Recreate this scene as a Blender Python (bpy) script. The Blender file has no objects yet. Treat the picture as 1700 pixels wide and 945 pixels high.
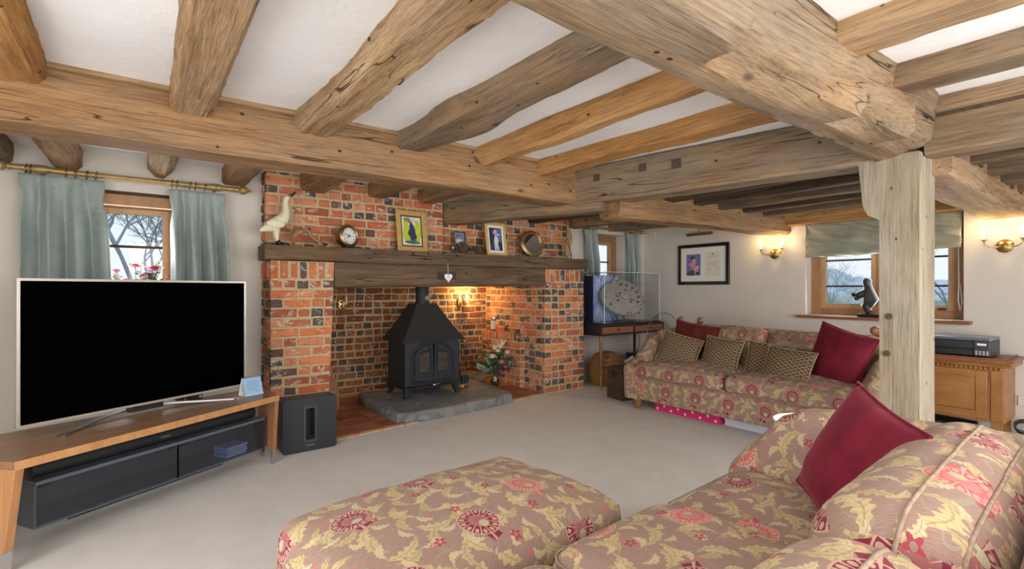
import bpy, bmesh, math, random
from mathutils import Vector, Matrix, noise as mn
random.seed(7)
PI = math.pi
R = math.radians
scene = bpy.context.scene
COL = scene.collection

# ------------------------------------------------------------------ camera
cam_d = bpy.data.cameras.new('camera'); cam = bpy.data.objects.new('camera', cam_d); COL.objects.link(cam)
cam_d.sensor_width = 36.0; cam_d.lens = 36.0 * 830.0 / 1700.0
cam_d.shift_y = 7.5 / 1700.0
cam_d.clip_start = 0.05; cam_d.clip_end = 300
cam.location = (0, 0, 1.2)
cam.rotation_euler = (R(90), 0, R(53.5 - 90))
scene.camera = cam

# ------------------------------------------------------------------ world, daylight, exposure
world = bpy.data.worlds.new('world'); scene.world = world; world.use_nodes = True
wn = world.node_tree; wn.nodes.clear()
wo = wn.nodes.new('ShaderNodeOutputWorld'); wb = wn.nodes.new('ShaderNodeBackground')
wr = wn.nodes.new('ShaderNodeValToRGB'); wt = wn.nodes.new('ShaderNodeTexCoord'); ws = wn.nodes.new('ShaderNodeSeparateXYZ')
wn.links.new(wt.outputs['Generated'], ws.inputs[0]); wn.links.new(ws.outputs[2], wr.inputs[0])
wr.color_ramp.elements[0].position = 0.0; wr.color_ramp.elements[0].color = (0.88, 0.93, 0.98, 1)
wr.color_ramp.elements[1].position = 0.5; wr.color_ramp.elements[1].color = (0.66, 0.80, 1.0, 1)
wn.links.new(wr.outputs[0], wb.inputs[0]); wb.inputs[1].default_value = 1.15
wn.links.new(wb.outputs[0], wo.inputs[0])

def area(name, loc, target, sx, sy, power, color):
    l = bpy.data.lights.new(name, 'AREA'); l.shape = 'RECTANGLE'; l.size = sx; l.size_y = sy
    l.energy = power; l.color = color
    o = bpy.data.objects.new(name, l); COL.objects.link(o); o.location = loc
    o.rotation_euler = (Vector(target) - Vector(loc)).to_track_quat('-Z', 'Y').to_euler()
    return o
# fill lamps at invented openings behind the camera, daylight lamps at windows in view
area('added_fill_rear', (1.6, -2.12, 1.15), (1.6, 3, 1.30), 3.6, 1.9, 185, (1.0, 0.985, 0.96))
area('added_fill_left', (-1.52, 0.7, 1.15), (4, 1.2, 1.30), 2.6, 1.9, 84, (1.0, 0.985, 0.96))
area('added_fill_rear_far', (4.9, -2.12, 1.15), (4.9, 3, 1.2), 1.8, 1.7, 12, (1.0, 0.985, 0.96))
area('daylight_window_tv', (-0.05, 4.80, 1.4), (0.1, 0, 1.0), 0.5, 0.8, 9, (0.93, 0.97, 1.0))
area('daylight_window_garden', (5.93, 1.85, 1.3), (0, 1.85, 0.8), 1.1, 0.6, 14, (0.93, 0.97, 1.0))
vs = scene.view_settings
vs.view_transform = 'Standard'; vs.look = 'None'; vs.gamma = 1.0; vs.use_curve_mapping = False
vs.exposure = -0.05

# ------------------------------------------------------------------ mesh helpers
class MB:
    def __init__(s): s.v = []; s.f = []
    def add(s, vs, fs):
        b = len(s.v); s.v += [tuple(p) for p in vs]; s.f += [tuple(i + b for i in q) for q in fs]; return s
    def box(s, x0, x1, y0, y1, z0, z1):
        return s.add([(x0,y0,z0),(x1,y0,z0),(x1,y1,z0),(x0,y1,z0),(x0,y0,z1),(x1,y0,z1),(x1,y1,z1),(x0,y1,z1)],
                     [(0,3,2,1),(4,5,6,7),(0,1,5,4),(1,2,6,5),(2,3,7,6),(3,0,4,7)])
    def tube(s, pts, r, n=8, caps=True, flat=1.0):
        pts = [Vector(p) for p in pts]; m = len(pts)
        rr = r if isinstance(r, (list, tuple)) else [r]*m
        vs = []; up = None
        for i, p in enumerate(pts):
            t = (pts[min(i+1, m-1)] - pts[max(i-1, 0)])
            if t.length < 1e-9: t = Vector((0,0,1))
            t.normalize()
            if up is None: up = Vector((0,0,1)) if abs(t.z) < .9 else Vector((1,0,0))
            a = up - t*up.dot(t)
            if a.length < 1e-6: a = t.orthogonal()
            a.normalize(); b = t.cross(a); up = a
            for k in range(n):
                q = 2*PI*k/n; vs.append(p + a*math.cos(q)*rr[i]*flat + b*math.sin(q)*rr[i])
        fs = [(i*n+k, i*n+(k+1)%n, (i+1)*n+(k+1)%n, (i+1)*n+k) for i in range(m-1) for k in range(n)]
        if caps: fs += [tuple(range(n-1,-1,-1)), tuple((m-1)*n+k for k in range(n))]
        return s.add(vs, fs)
    def lathe(s, prof, n=20, c=(0,0,0), M=None):
        M = M or Matrix(); c = Vector(c); vs = []; m = len(prof)
        for r, z in prof:
            for k in range(n):
                q = 2*PI*k/n; vs.append(c + M @ Vector((max(r,1e-4)*math.cos(q), max(r,1e-4)*math.sin(q), z)))
        fs = [(i*n+k, i*n+(k+1)%n, (i+1)*n+(k+1)%n, (i+1)*n+k) for i in range(m-1) for k in range(n)]
        fs += [tuple(range(n-1,-1,-1)), tuple((m-1)*n+k for k in range(n))]
        return s.add(vs, fs)
    def prism(s, poly, fn, d0, d1):
        n = len(poly)
        vs = [fn(a,b,d0) for a,b in poly] + [fn(a,b,d1) for a,b in poly]
        fs = [tuple(range(n-1,-1,-1)), tuple(range(n,2*n))] + [(i,(i+1)%n,n+(i+1)%n,n+i) for i in range(n)]
        return s.add(vs, fs)
    def ball(s, c, r, n=12, m=8):
        rx,ry,rz = r if isinstance(r,(tuple,list)) else (r,r,r); c = Vector(c)
        vs = []; fs = []
        for i in range(m+1):
            t = PI*i/m
            for k in range(n):
                q = 2*PI*k/n; st = max(math.sin(t),1e-3)
                vs.append((c.x+rx*st*math.cos(q), c.y+ry*st*math.sin(q), c.z+rz*math.cos(t)))
        for i in range(m):
            for k in range(n): fs.append((i*n+k,(i+1)*n+k,(i+1)*n+(k+1)%n,i*n+(k+1)%n))
        return s.add(vs, fs)
    def grid(s, fn, nu, nv, close=False):
        vs = [fn(i/nu, j/nv) for j in range(nv+1) for i in range(nu+1)]
        w = nu+1
        return s.add(vs, [(j*w+i, j*w+i+1, (j+1)*w+i+1, (j+1)*w+i) for j in range(nv) for i in range(nu)])
    def xf(s, M, start=0):
        for i in range(start, len(s.v)): s.v[i] = tuple(M @ Vector(s.v[i]))
        return s

def softbox(w, d, h, r, bulge=0.0, n=14, seed=0, wr=0.0, side=0.0):
    """upholstered block centred on x,y with its bottom at z=0"""
    mb = MB(); hx, hy, hz = w/2, d/2, h/2
    for ax in range(3):
        for sg in (-1, 1):
            def fn(u, v, ax=ax, sg=sg):
                a, b = u*2-1, v*2-1
                # cluster samples to the rims so that edges stay crisp
                a = math.sin(a*PI/2)*.5 + a*.5; b = math.sin(b*PI/2)*.5 + b*.5
                p = [0,0,0]; p[ax] = sg; p[(ax+1)%3] = a*(1 if sg>0 else -1); p[(ax+2)%3] = b
                q = Vector((p[0]*hx, p[1]*hy, p[2]*hz))
                c = Vector((max(-hx+r,min(hx-r,q.x)), max(-hy+r,min(hy-r,q.y)), max(-hz+r,min(hz-r,q.z))))
                e = q - c
                if e.length > 1e-9: q = c + e.normalized()*r
                kx = 1-(q.x/hx)**2; ky = 1-(q.y/hy)**2; kz = 1-(q.z/hz)**2
                if q.z > 0: q.z += bulge*max(kx,0)**.6*max(ky,0)**.6*(q.z/hz)
                if side:
                    q.x += side*kz*ky*(1 if q.x>0 else -1)*abs(q.x/hx); q.y += side*kz*kx*(1 if q.y>0 else -1)*abs(q.y/hy)
                if wr:
                    nn = mn.noise(Vector((q.x*5+seed, q.y*5, q.z*5))); n2 = mn.noise(Vector((q.x*13+seed, q.y*13, q.z*13+4)))
                    q.z += wr*nn + wr*.4*n2; q.x += wr*.5*n2; q.y += wr*.5*nn
                q.z += hz
                return q
            mb.grid(fn, n, n)
    return mb

def box_uv(me, off=(0,0), rot=0.0, s=1.0):
    uv = me.uv_layers.new(name='UVMap'); cr, sr = math.cos(rot), math.sin(rot)
    for p in me.polygons:
        nx, ny, nz = abs(p.normal.x), abs(p.normal.y), abs(p.normal.z)
        for li in p.loop_indices:
            c = me.vertices[me.loops[li].vertex_index].co
            if nz >= max(nx, ny)*.8: a, b = c.x, c.y
            elif nx > ny: a, b = c.y, c.z
            else: a, b = c.x, c.z
            a, b = a*s+off[0], b*s+off[1]
            uv.data[li].uv = (a*cr-b*sr, a*sr+b*cr)

def build(mb, name, mat, parent=None, smooth=None, bevel=0.0, uv=None, weld=False, solid=0.0, sub=0, loc=None, rotz=None):
    me = bpy.data.meshes.new(name)
    bm = bmesh.new()
    vs = [bm.verts.new(p) for p in mb.v]
    for q in mb.f:
        try: bm.faces.new([vs[i] for i in q])
        except ValueError: pass
    if weld: bmesh.ops.remove_doubles(bm, verts=bm.verts, dist=1e-5)
    bmesh.ops.recalc_face_normals(bm, faces=bm.faces)
    bm.to_mesh(me); bm.free()
    if uv is not None: box_uv(me, uv[:2], uv[2] if len(uv) > 2 else 0.0)
    if mat is not None: me.materials.append(mat)
    if smooth is not None:
        me.shade_smooth()
        if smooth < 180: me.set_sharp_from_angle(angle=R(smooth))
    o = bpy.data.objects.new(name, me); COL.objects.link(o)
    if parent is not None: o.parent = parent
    if loc is not None: o.location = loc
    if rotz is not None: o.rotation_euler.z = rotz
    if bevel:
        m = o.modifiers.new('bevel','BEVEL'); m.width = bevel; m.segments = 2; m.limit_method = 'ANGLE'; m.angle_limit = R(40)
    if solid:
        m = o.modifiers.new('solid','SOLIDIFY'); m.thickness = solid; m.offset = 0
    if sub:
        m = o.modifiers.new('sub','SUBSURF'); m.levels = sub; m.render_levels = sub
    return o
def tag(o, label, cat, group=None):
    o['label'] = label; o['category'] = cat
    if group: o['group'] = group
    return o
def struct(o): o['kind'] = 'structure'; return o
def thing(name, label, cat, loc=(0,0,0), rotz=0, group=None):
    o = bpy.data.objects.new(name, None); COL.objects.link(o); o.empty_display_size = .05
    o.location = loc; o.rotation_euler = (0,0,rotz); return tag(o, label, cat, group)

# ------------------------------------------------------------------ material graph helper
class E:
    def __init__(s, nt, k): s.nt = nt; s.k = k
    def _m(s, op, *a):
        n = s.nt.nodes.new('ShaderNodeMath'); n.operation = op
        for i, q in enumerate((s,)+a):
            if isinstance(q, E): s.nt.links.new(q.k, n.inputs[i])
            else: n.inputs[i].default_value = q
        return E(s.nt, n.outputs[0])
    def __add__(s,o): return s._m('ADD',o)
    __radd__ = __add__
    def __mul__(s,o): return s._m('MULTIPLY',o)
    __rmul__ = __mul__
    def __sub__(s,o): return s._m('SUBTRACT',o)
    def __rsub__(s,o): return s._m('MULTIPLY_ADD',-1.0,o)
    def __truediv__(s,o): return s._m('DIVIDE',o)
    def lt(s,o): return s._m('LESS_THAN',o)
    def gt(s,o): return s._m('GREATER_THAN',o)
    def fract(s): return s._m('FRACT')
    def floor(s): return s._m('FLOOR')
    def sin(s): return s._m('SINE')
    def cos(s): return s._m('COSINE')
    def abs(s): return s._m('ABSOLUTE')
    def sqrt(s): return s._m('SQRT')
    def atan2(s,o): return s._m('ARCTAN2',o)
    def max(s,o): return s._m('MAXIMUM',o)
    def min(s,o): return s._m('MINIMUM',o)
    def pow(s,o): return s._m('POWER',o)
    def smooth(s,a,b,lo=0.0,hi=1.0):
        n = s.nt.nodes.new('ShaderNodeMapRange'); n.interpolation_type = 'SMOOTHSTEP'
        s.nt.links.new(s.k, n.inputs[0])
        for i,q in zip((1,2,3,4),(a,b,lo,hi)): n.inputs[i].default_value = q
        return E(s.nt, n.outputs[0])
class Mat:
    def __init__(s, name, color=(.8,.8,.8), rough=.6, metal=0.0, spec=.5, emit=None, es=0.0):
        s.m = bpy.data.materials.new(name); s.m.use_nodes = True; s.nt = s.m.node_tree
        s.b = s.nt.nodes['Principled BSDF']; b = s.b
        b.inputs['Base Color'].default_value = (*color,1); b.inputs['Roughness'].default_value = rough
        b.inputs['Metallic'].default_value = metal; b.inputs['Specular IOR Level'].default_value = spec
        if emit: b.inputs['Emission Color'].default_value = (*emit,1); b.inputs['Emission Strength'].default_value = es
    def node(s, t): return s.nt.nodes.new(t)
    def link(s, a, b): s.nt.links.new(a.k if isinstance(a,E) else a, b)
    def coord(s, kind='Object', scale=(1,1,1), rnd=0.0):
        t = s.node('ShaderNodeTexCoord'); m = s.node('ShaderNodeMapping'); m.inputs['Scale'].default_value = scale
        s.link(t.outputs[kind], m.inputs[0])
        if rnd:
            oi = s.node('ShaderNodeObjectInfo'); mu = s.node('ShaderNodeMath'); mu.operation='MULTIPLY'; mu.inputs[1].default_value = rnd
            s.link(oi.outputs['Random'], mu.inputs[0]); s.link(mu.outputs[0], m.inputs['Location'])
        return m.outputs[0]
    def noise(s, co, scale=5.0, detail=4.0, rough=.5, dist=0.0):
        n = s.node('ShaderNodeTexNoise'); s.link(co, n.inputs['Vector']); n.inputs['Scale'].default_value = scale
        n.inputs['Detail'].default_value = detail; n.inputs['Roughness'].default_value = rough; n.inputs['Distortion'].default_value = dist
        return E(s.nt, n.outputs[0])
    def voro(s, co, scale=5.0, feature='F1', rnd=1.0):
        n = s.node('ShaderNodeTexVoronoi'); n.feature = feature; s.link(co, n.inputs['Vector']); n.inputs['Scale'].default_value = scale
        n.inputs['Randomness'].default_value = rnd
        return E(s.nt, n.outputs['Distance'])
    def ramp(s, fac, stops, interp='LINEAR'):
        n = s.node('ShaderNodeValToRGB'); s.link(fac, n.inputs[0]); e = n.color_ramp.elements; n.color_ramp.interpolation = interp
        e[0].position = stops[0][0]; e[0].color = (*stops[0][1],1); e[1].position = stops[-1][0]; e[1].color = (*stops[-1][1],1)
        for p,c in stops[1:-1]:
            q = e.new(p); q.color = (*c,1)
        return n.outputs[0]
    def mix(s, fac, a, b, mode='MIX'):
        n = s.node('ShaderNodeMix'); n.data_type = 'RGBA'; n.blend_type = mode
        if isinstance(fac,(int,float)): n.inputs[0].default_value = fac
        else: s.link(fac, n.inputs[0])
        for i,q in ((6,a),(7,b)):
            if isinstance(q, tuple): n.inputs[i].default_value = (*q,1)
            else: s.link(q, n.inputs[i])
        return n.outputs[2]
    def color(s, c): s.link(c, s.b.inputs['Base Color']); return s
    def bump(s, h, strength=.3, dist=.01):
        n = s.node('ShaderNodeBump'); n.inputs['Strength'].default_value = strength; n.inputs['Distance'].default_value = dist
        s.link(h, n.inputs['Height']); s.link(n.outputs[0], s.b.inputs['Normal']); return s
    def xyz(s, co):
        n = s.node('ShaderNodeSeparateXYZ'); s.link(co, n.inputs[0]); return [E(s.nt, o) for o in n.outputs]
    def rand(s): return E(s.nt, s.node('ShaderNodeObjectInfo').outputs['Random'])
def plain(name, color, rough=.6, metal=0.0, spec=.5, var=0.0, emit=None, es=0.0, vs=30.0):
    m = Mat(name, color, rough, metal, spec, emit, es)
    if var:
        n = m.noise(m.coord(), vs, 4)
        m.color(m.ramp(n, [(.25, tuple(c*(1-var) for c in color)), (.75, tuple(min(1,c*(1+var)) for c in color))]))
        m.bump(n, .08, .003)
    return m.m

def oak(name, light, mid, dark, crack=1.0, rough=.75, grey=None, gs=.5, bump=.55, knots=True, warm=(.40,.20,.07), wa=.35):
    m = Mat(name, mid, rough, spec=.25)
    co = m.coord('Object', (1.0, 9, 9), 37.0)
    wide = m.noise(co, .9, 6, .6, .6)
    fine = m.noise(m.coord('Object', (2.6, 60, 60), 37.0), 1.3, 6, .7, .3)
    c = m.ramp(wide, [(.30, dark), (.47, mid), (.66, light)])
    patch = m.noise(m.coord('Object',(1.1,2.2,2.2),53.0), 2.0, 4, .6)
    c = m.mix(patch.smooth(.48,.66)*wa, c, warm)
    if grey:
        big = m.noise(m.coord('Object',(.9,2.5,2.5),19.0), 1.6, 5)
        c = m.mix(big.smooth(.42,.62)*gs, c, grey)
    c = m.mix(fine.smooth(.50,.70)*.40, c, tuple(min(1,q*1.25) for q in light))
    c = m.mix(fine.smooth(.50,.30)*.60, c, tuple(q*.40 for q in dark))
    grain = m.noise(m.coord('Object', (6, 190, 190), 3.0), 1.0, 3, .7)
    c = m.mix(grain.smooth(.55,.35)*.30, c, tuple(q*.5 for q in dark))
    # long drying cracks that follow the grain
    ck = m.noise(m.coord('Object',(.32, 8, 8), 61.0), 1.5, 2, .5, .25)
    line = ((ck-.5).abs()).smooth(.0,.009,1,0)
    gate = m.noise(m.coord('Object',(1.1,3,3),11.0), 1.0, 2).smooth(.52,.60)
    line = line*gate*crack
    c = m.mix(line*.9, c, tuple(q*.10 for q in dark))
    hgt = wide*.4 + fine*.55 + grain*.15 - line*1.2
    if knots:
        kn = m.voro(m.coord('Object',(1.0,1.7,1.7),23.0), 2.6)
        k = kn.smooth(.03,.12,1,0)
        c = m.mix(k*.75, c, tuple(q*.25 for q in dark))
        ho = m.voro(m.coord('Object',(.7,1,1),5.0), 8.0).smooth(.05,.085,1,0)
        c = m.mix(ho*.85, c, tuple(q*.10 for q in dark))
        hgt = hgt - k*.4 - ho*.8
    m.color(c); m.bump(hgt, bump, .025)
    return m.m

# ------------------------------------------------------------------ materials
M = {}
M['oak_main'] = oak('oak_main', (0.440,0.265,0.132), (0.315,0.172,0.078), (0.165,0.086,0.040), grey=(0.250,0.172,0.109), gs=.45)
M['oak_warm'] = oak('oak_warm', (0.575,0.328,0.131), (0.443,0.224,0.072), (0.253,0.120,0.038), crack=.5, grey=(0.391,0.261,0.153), gs=.25, warm=(0.529,0.240,0.063))
M['oak_pale'] = oak('oak_pale', (0.566,0.385,0.215), (0.407,0.251,0.126), (0.224,0.128,0.063), grey=(0.389,0.280,0.194), gs=.4, bump=.8)
M['oak_grey'] = oak('oak_grey', (0.358,0.253,0.156), (0.250,0.165,0.095), (0.127,0.084,0.050), grey=(0.245,0.192,0.138), gs=.75)
M['oak_post'] = oak('oak_post', (.42,.355,.255), (.325,.265,.185), (.20,.158,.108), crack=.3, grey=(.37,.32,.25), gs=.75, bump=.2, wa=.1)
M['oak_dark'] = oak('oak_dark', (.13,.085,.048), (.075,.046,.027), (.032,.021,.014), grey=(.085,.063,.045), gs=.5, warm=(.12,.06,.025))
M['oak_mantel'] = oak('oak_mantel', (.22,.145,.085), (.140,.085,.047), (.065,.040,.024), grey=(.14,.105,.075), gs=.5, warm=(.18,.085,.035))
M['recess_shade'] = plain('mortise_shade', (.07,.05,.035), .9, var=.4)  # dark brown painted as the shade inside pockets, notches and holes

def plaster(name, c, bump=.25):
    m = Mat(name, c, .9, spec=.15)
    co = m.coord('Object'); n1 = m.noise(co, 2.2, 5, .55); n2 = m.noise(co, 14, 5, .6, .8)
    m.color(m.ramp(n1, [(.3, tuple(q*.95 for q in c)), (.7, tuple(min(1,q*1.03) for q in c))])); m.bump(n1*.8+n2*.35, bump, .03); return m.m
M['ceiling'] = plaster('ceiling_plaster', (.87,.87,.88), .35)
M['wall']    = plaster('wall_plaster', (.68,.63,.565), .18)
M['reveal']  = plaster('reveal_plaster', (.80,.78,.74), .15)

def carpet():
    m = Mat('carpet', (.5,.48,.45), .98, spec=.05)
    co = m.coord('Object'); n1 = m.noise(co, 230, 3, .7); n2 = m.noise(co, 5, 5, .6); n3 = m.noise(co, 60, 3, .6)
    c = m.ramp(n1, [(.3,(.60,.57,.53)),(.7,(.84,.81,.77))]); c = m.mix(n2.smooth(.35,.65)*.35, c, (.60,.565,.52))
    m.color(c); m.bump(n1*.7+n3*.5, .25, .008); return m.m
M['carpet'] = carpet()

def brickmat(name, stops, white=.5, soot=0.0):
    m = Mat(name, (.5,.2,.1), .88, spec=.2)
    c = m.ramp(m.rand(), stops)
    co = m.coord('Object', (1,1,1), 43.0)
    n = m.noise(co, 15, 6, .7); nf = m.noise(co, 90, 4, .7)
    c = m.mix(n.smooth(.48,.68)*.55, c, (.24,.075,.04))
    c = m.mix(nf.smooth(.52,.75)*.35, c, (.66,.34,.19))
    w = m.noise(m.coord('Object',(1,1,1.7), 71.0), 12, 7, .75, .5)
    gate = m.noise(m.coord('Object',(1,1,1), 29.0), 4.0, 1).smooth(.42,.56)
    c = m.mix(w.smooth(.52,.60)*gate*white, c, (.70,.62,.53))
    if soot: c = m.mix(n.smooth(.35,.6,1,.4)*soot, c, (.055,.035,.022))
    m.color(c); m.bump(n*.7+nf*.5+w*.4, .7, .014); return m.m
RED = [(0,(.32,.095,.055)),(.2,(.54,.145,.06)),(.4,(.46,.16,.085)),(.6,(.64,.20,.075)),(.8,(.70,.26,.115)),(1,(.58,.26,.17))]
DRK = [(0,(.060,.062,.075)),(.35,(.10,.09,.095)),(.65,(.15,.092,.080)),(1,(.085,.065,.06))]
M['brick_red'] = brickmat('brick_red', RED, .78); M['brick_dark'] = brickmat('brick_dark', DRK, .75)
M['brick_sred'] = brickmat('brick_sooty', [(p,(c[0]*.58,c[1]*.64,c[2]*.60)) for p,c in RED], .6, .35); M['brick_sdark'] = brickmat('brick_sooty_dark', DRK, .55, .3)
def mortar():
    m = Mat('mortar', (.5,.4,.25), .95, spec=.1); n = m.noise(m.coord(), 40, 5, .7)
    m.color(m.ramp(n, [(.3,(.42,.31,.165)),(.7,(.64,.51,.32))])); m.bump(n, .7, .01); return m.m
M['mortar'] = mortar()
def tilemat():
    m = Mat('quarry_tile', (.4,.15,.08), .5, spec=.35); c = m.ramp(m.rand(), [(0,(.26,.085,.045)),(.5,(.37,.13,.065)),(1,(.42,.18,.10))])
    n = m.noise(m.coord('Object',(1,1,1),9.0), 14, 5, .6); m.color(m.mix(n.smooth(.45,.7)*.4, c, (.22,.12,.085))); m.bump(n,.2,.006); return m.m
M['tile'] = tilemat()
def slate():
    m = Mat('hearth_stone', (.2,.2,.2), .7, spec=.3); co = m.coord('Object',(1,1.6,1)); n = m.noise(co, 5, 8, .65, 1.2); n2 = m.noise(co, 1.6, 3)
    c = m.ramp(n, [(.3,(.10,.105,.11)),(.55,(.22,.22,.22)),(.75,(.36,.345,.32))]); m.color(m.mix(n2.smooth(.5,.7)*.3, c, (.32,.28,.22))); m.bump(n, .6, .03); return m.m
M['slate'] = slate()

def fabric():
    m = Mat('damask_fabric', (.5,.35,.28), .8, spec=.2)
    m.b.inputs['Sheen Weight'].default_value = .06
    t = m.node('ShaderNodeTexCoord'); uvn = t.outputs['UV']
    nd = m.node('ShaderNodeTexNoise'); m.link(uvn, nd.inputs['Vector']); nd.inputs['Scale'].default_value = 9; nd.inputs['Detail'].default_value = 2
    va = m.node('ShaderNodeVectorMath'); va.operation='MULTIPLY_ADD'; m.link(nd.outputs['Color'], va.inputs[0])
    va.inputs[1].default_value = (.028,.028,0); m.link(uvn, va.inputs[2])
    X, Y, _ = m.xyz(uvn); DX, DY, _ = m.xyz(va.outputs[0])
    weave = m.noise(m.coord('UV',(40,400,1)), 1.0, 3, .6)
    shot = m.noise(uvn, 6, 3)
    base = m.ramp(weave, [(.3,(.25,.150,.118)),(.7,(.365,.235,.188))])
    base = m.mix(shot.smooth(.4,.65)*.25, base, (.28,.20,.13))
    c = base
    # thin scrolling stems
    sn = m.noise(uvn, 7.5, 1.0, .4, .4); stem = (sn-.5).abs().lt(.010)
    gate = m.noise(uvn, 5.0, 0).gt(.47)
    c = m.mix(stem*gate*.7, c, (.30,.27,.19))
    allm = stem*gate*.5
    def leaf(c, s, ox, oy, hs, col, L=.46):
        px = DX/s+ox; py = DY/s+oy
        cx_, cy_ = px.floor(), py.floor()
        h = ((cx_*12.9898+cy_*78.233+hs).sin()*437.585).fract()
        fx, fy = px.fract()-.5, py.fract()-.5
        a = h*6.283; ca, sa = a.cos(), a.sin()
        lx = (fx*ca+fy*sa)/L; ly = (fy*ca-fx*sa)/L
        bend = ly - (lx*lx*.55-.22)*(h.gt(.5)*2-1)
        w = ((1-lx*lx).max(0))*(.30+.09*(lx*17).sin()) * (1-.35*lx)
        mask = bend.abs().lt(w)
        rib = bend.abs().lt(.035)
        shade = m.mix(rib*.7+((lx*26+bend.abs()*16).sin().gt(.55))*.35, col, tuple(q*.62 for q in col))
        return m.mix(mask*.92, c, shade), mask
    c, m1 = leaf(c, .135, 0, 0, 0.0, (.52,.40,.20))
    c, m2 = leaf(c, .115, .47, .38, 2.1, (.46,.355,.175), .42)
    c, m3 = leaf(c, .090, .2, .7, 4.7, (.56,.45,.26), .36)
    # small blossoms
    def dots(c, s, ox, oy, rr, col, hs):
        px = X/s+ox; py = Y/s+oy; h = ((px.floor()*27.1+py.floor()*91.7+hs).sin()*437.585).fract()
        fx, fy = px.fract()-.5+(h-.5)*.4, py.fract()-.5+((h*7).fract()-.5)*.4
        r = (fx*fx+fy*fy).sqrt(); th = fy.atan2(fx)
        k = r.lt((th*5).cos()*rr*.35+rr); core = r.gt(rr*.42)
        return m.mix(k*core*(h.gt(.25)), c, col)
    c = dots(c, .19, .3, .1, .075, (.36,.05,.075), 0.3)
    c = dots(c, .15, .7, .6, .055, (.55,.13,.14), 3.3)
    # round shell medallions on a staggered lattice
    A, B = .31, .36
    row = (Y/B).floor(); xs = X/A + row*.5
    h = ((xs.floor()*3.17+row*5.71+.4).sin()*437.585).fract()
    lx, ly = (xs.fract()-.5)*A, ((Y/B).fract()-.5)*B
    r = (lx*lx+ly*ly).sqrt()/.066; th = ly.atan2(lx)
    med = r.lt(1.0).max(((lx+.02).abs().lt(.022))*((ly+.068).abs().lt(.016)))
    seg = (th*(13/6.2832)).fract()-.5
    drop = ((seg/.24)*(seg/.24)+((r-.77)/.13)*((r-.77)/.13)).lt(1.0)
    spoke = seg.abs().gt(.455-.06*r)*r.gt(.25)
    rim = (r-.965).abs().lt(.035)
    cm = m.mix(h.gt(.46), (.20,.022,.045), (.52,.105,.115))
    cm = m.mix((r.lt(.48))*.35, cm, (.55,.28,.24))
    cm = m.mix(spoke.max(rim)*.75, cm, (.58,.40,.28))
    cm = m.mix(drop*.8, cm, (.58,.37,.27))
    cm = m.mix(((lx-.0)*(lx-.0)+(ly+.02)*(ly+.02)).sqrt().lt(.016), cm, (.42,.38,.22))
    c = m.mix(med, c, cm)
    m.color(c)
    fine = m.noise(m.coord('UV',(1,1,1)), 420, 2, .6)
    m.bump(fine*.5 + (m1.max(m2).max(m3))*.5, .18, .004)
    return m.m
M['fabric'] = fabric()

def velvet(name, c):
    m = Mat(name, c, .75, spec=.15); m.b.inputs['Sheen Weight'].default_value = .35; m.b.inputs['Sheen Roughness'].default_value = .4
    m.b.inputs['Sheen Tint'].default_value = (.75,.25,.30,1)
    co = m.coord('Object'); n = m.noise(co, 5, 4, .6, .7); n2 = m.noise(co, 300, 2)
    m.color(m.ramp(n, [(.3,tuple(q*.6 for q in c)),(.7,tuple(q*1.25 for q in c))])); m.bump(n2*.4+n*.6,.2,.006); return m.m
M['velvet'] = velvet('burgundy_velvet', (.17,.012,.028))
M['rust_velvet'] = velvet('rust_velvet', (.13,.022,.014))
def wavy():
    m = Mat('wavy_lattice_fabric', (.2,.12,.08), .8, spec=.2)
    X, Y, _ = m.xyz(m.coord('UV'))
    k = 6.2832/.052
    s = (X*k).sin()*.0075
    a = ((Y+s)/.030).fract()-.5; b = ((Y-s)/.030+.5).fract()-.5
    ln = a.abs().lt(.075).max(b.abs().lt(.075))
    n = m.noise(m.coord('UV'), 240, 3)
    c = m.ramp(n, [(.3,(.075,.042,.025)),(.7,(.155,.095,.058))]); m.color(m.mix(ln*.85, c, (.46,.35,.20))); m.bump(n*.4+ln*.6,.25,.003); return m.m
M['wavy'] = wavy()
def silk(name, c, c2):
    m = Mat(name, c, .45, spec=.4); m.b.inputs['Sheen Weight'].default_value = .3
    co = m.coord('Object'); n = m.noise(co, 3.5, 5, .6, .5); n2 = m.noise(m.coord('Object',(20,20,160)), 1.5, 3)
    m.color(m.mix(n2.smooth(.4,.7)*.3, m.ramp(n, [(.3,c2),(.7,c)]), tuple(min(1,q*1.3) for q in c))); m.bump(n*.8+n2*.2,.3,.02); return m.m
M['silk'] = silk('duck_egg_silk', (.33,.39,.365), (.22,.275,.26))
M['blind'] = silk('sage_silk', (.33,.34,.255), (.22,.235,.18))
def veneer(name, a, b, sc=(2,30,30), rough=.4):
    m = Mat(name, a, rough, spec=.45); n = m.noise(m.coord('Object', sc, 7.0), 1.2, 5, .6, .8)
    m.color(m.ramp(n, [(.3,b),(.7,a)])); m.bump(n,.06,.003); return m.m
M['walnut_top'] = veneer('walnut_top', (.30,.165,.085), (.19,.095,.048), (2,26,26), .3)
M['walnut_edge']= veneer('walnut_edge', (.58,.31,.125), (.44,.21,.075), (14,14,2))
M['walnut_side']= veneer('walnut_side', (.47,.235,.10), (.33,.145,.058), (22,22,2))
M['window_oak'] = veneer('window_oak', (.42,.215,.095), (.29,.135,.055), (9,9,3), .45)
M['window_pale']= veneer('window_pale_oak', (.54,.335,.18), (.42,.24,.115), (9,9,3), .45)
M['honey_pine'] = veneer('honey_cherry', (.42,.20,.06), (.27,.11,.03), (3,12,5), .4)
M['red_wood']   = veneer('red_hardwood', (.33,.13,.065), (.22,.075,.035), (12,3,12), .4)
M['desk_drawer']= veneer('desk_drawer_wood', (.30,.13,.055), (.19,.075,.03), (3,18,18))
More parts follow.
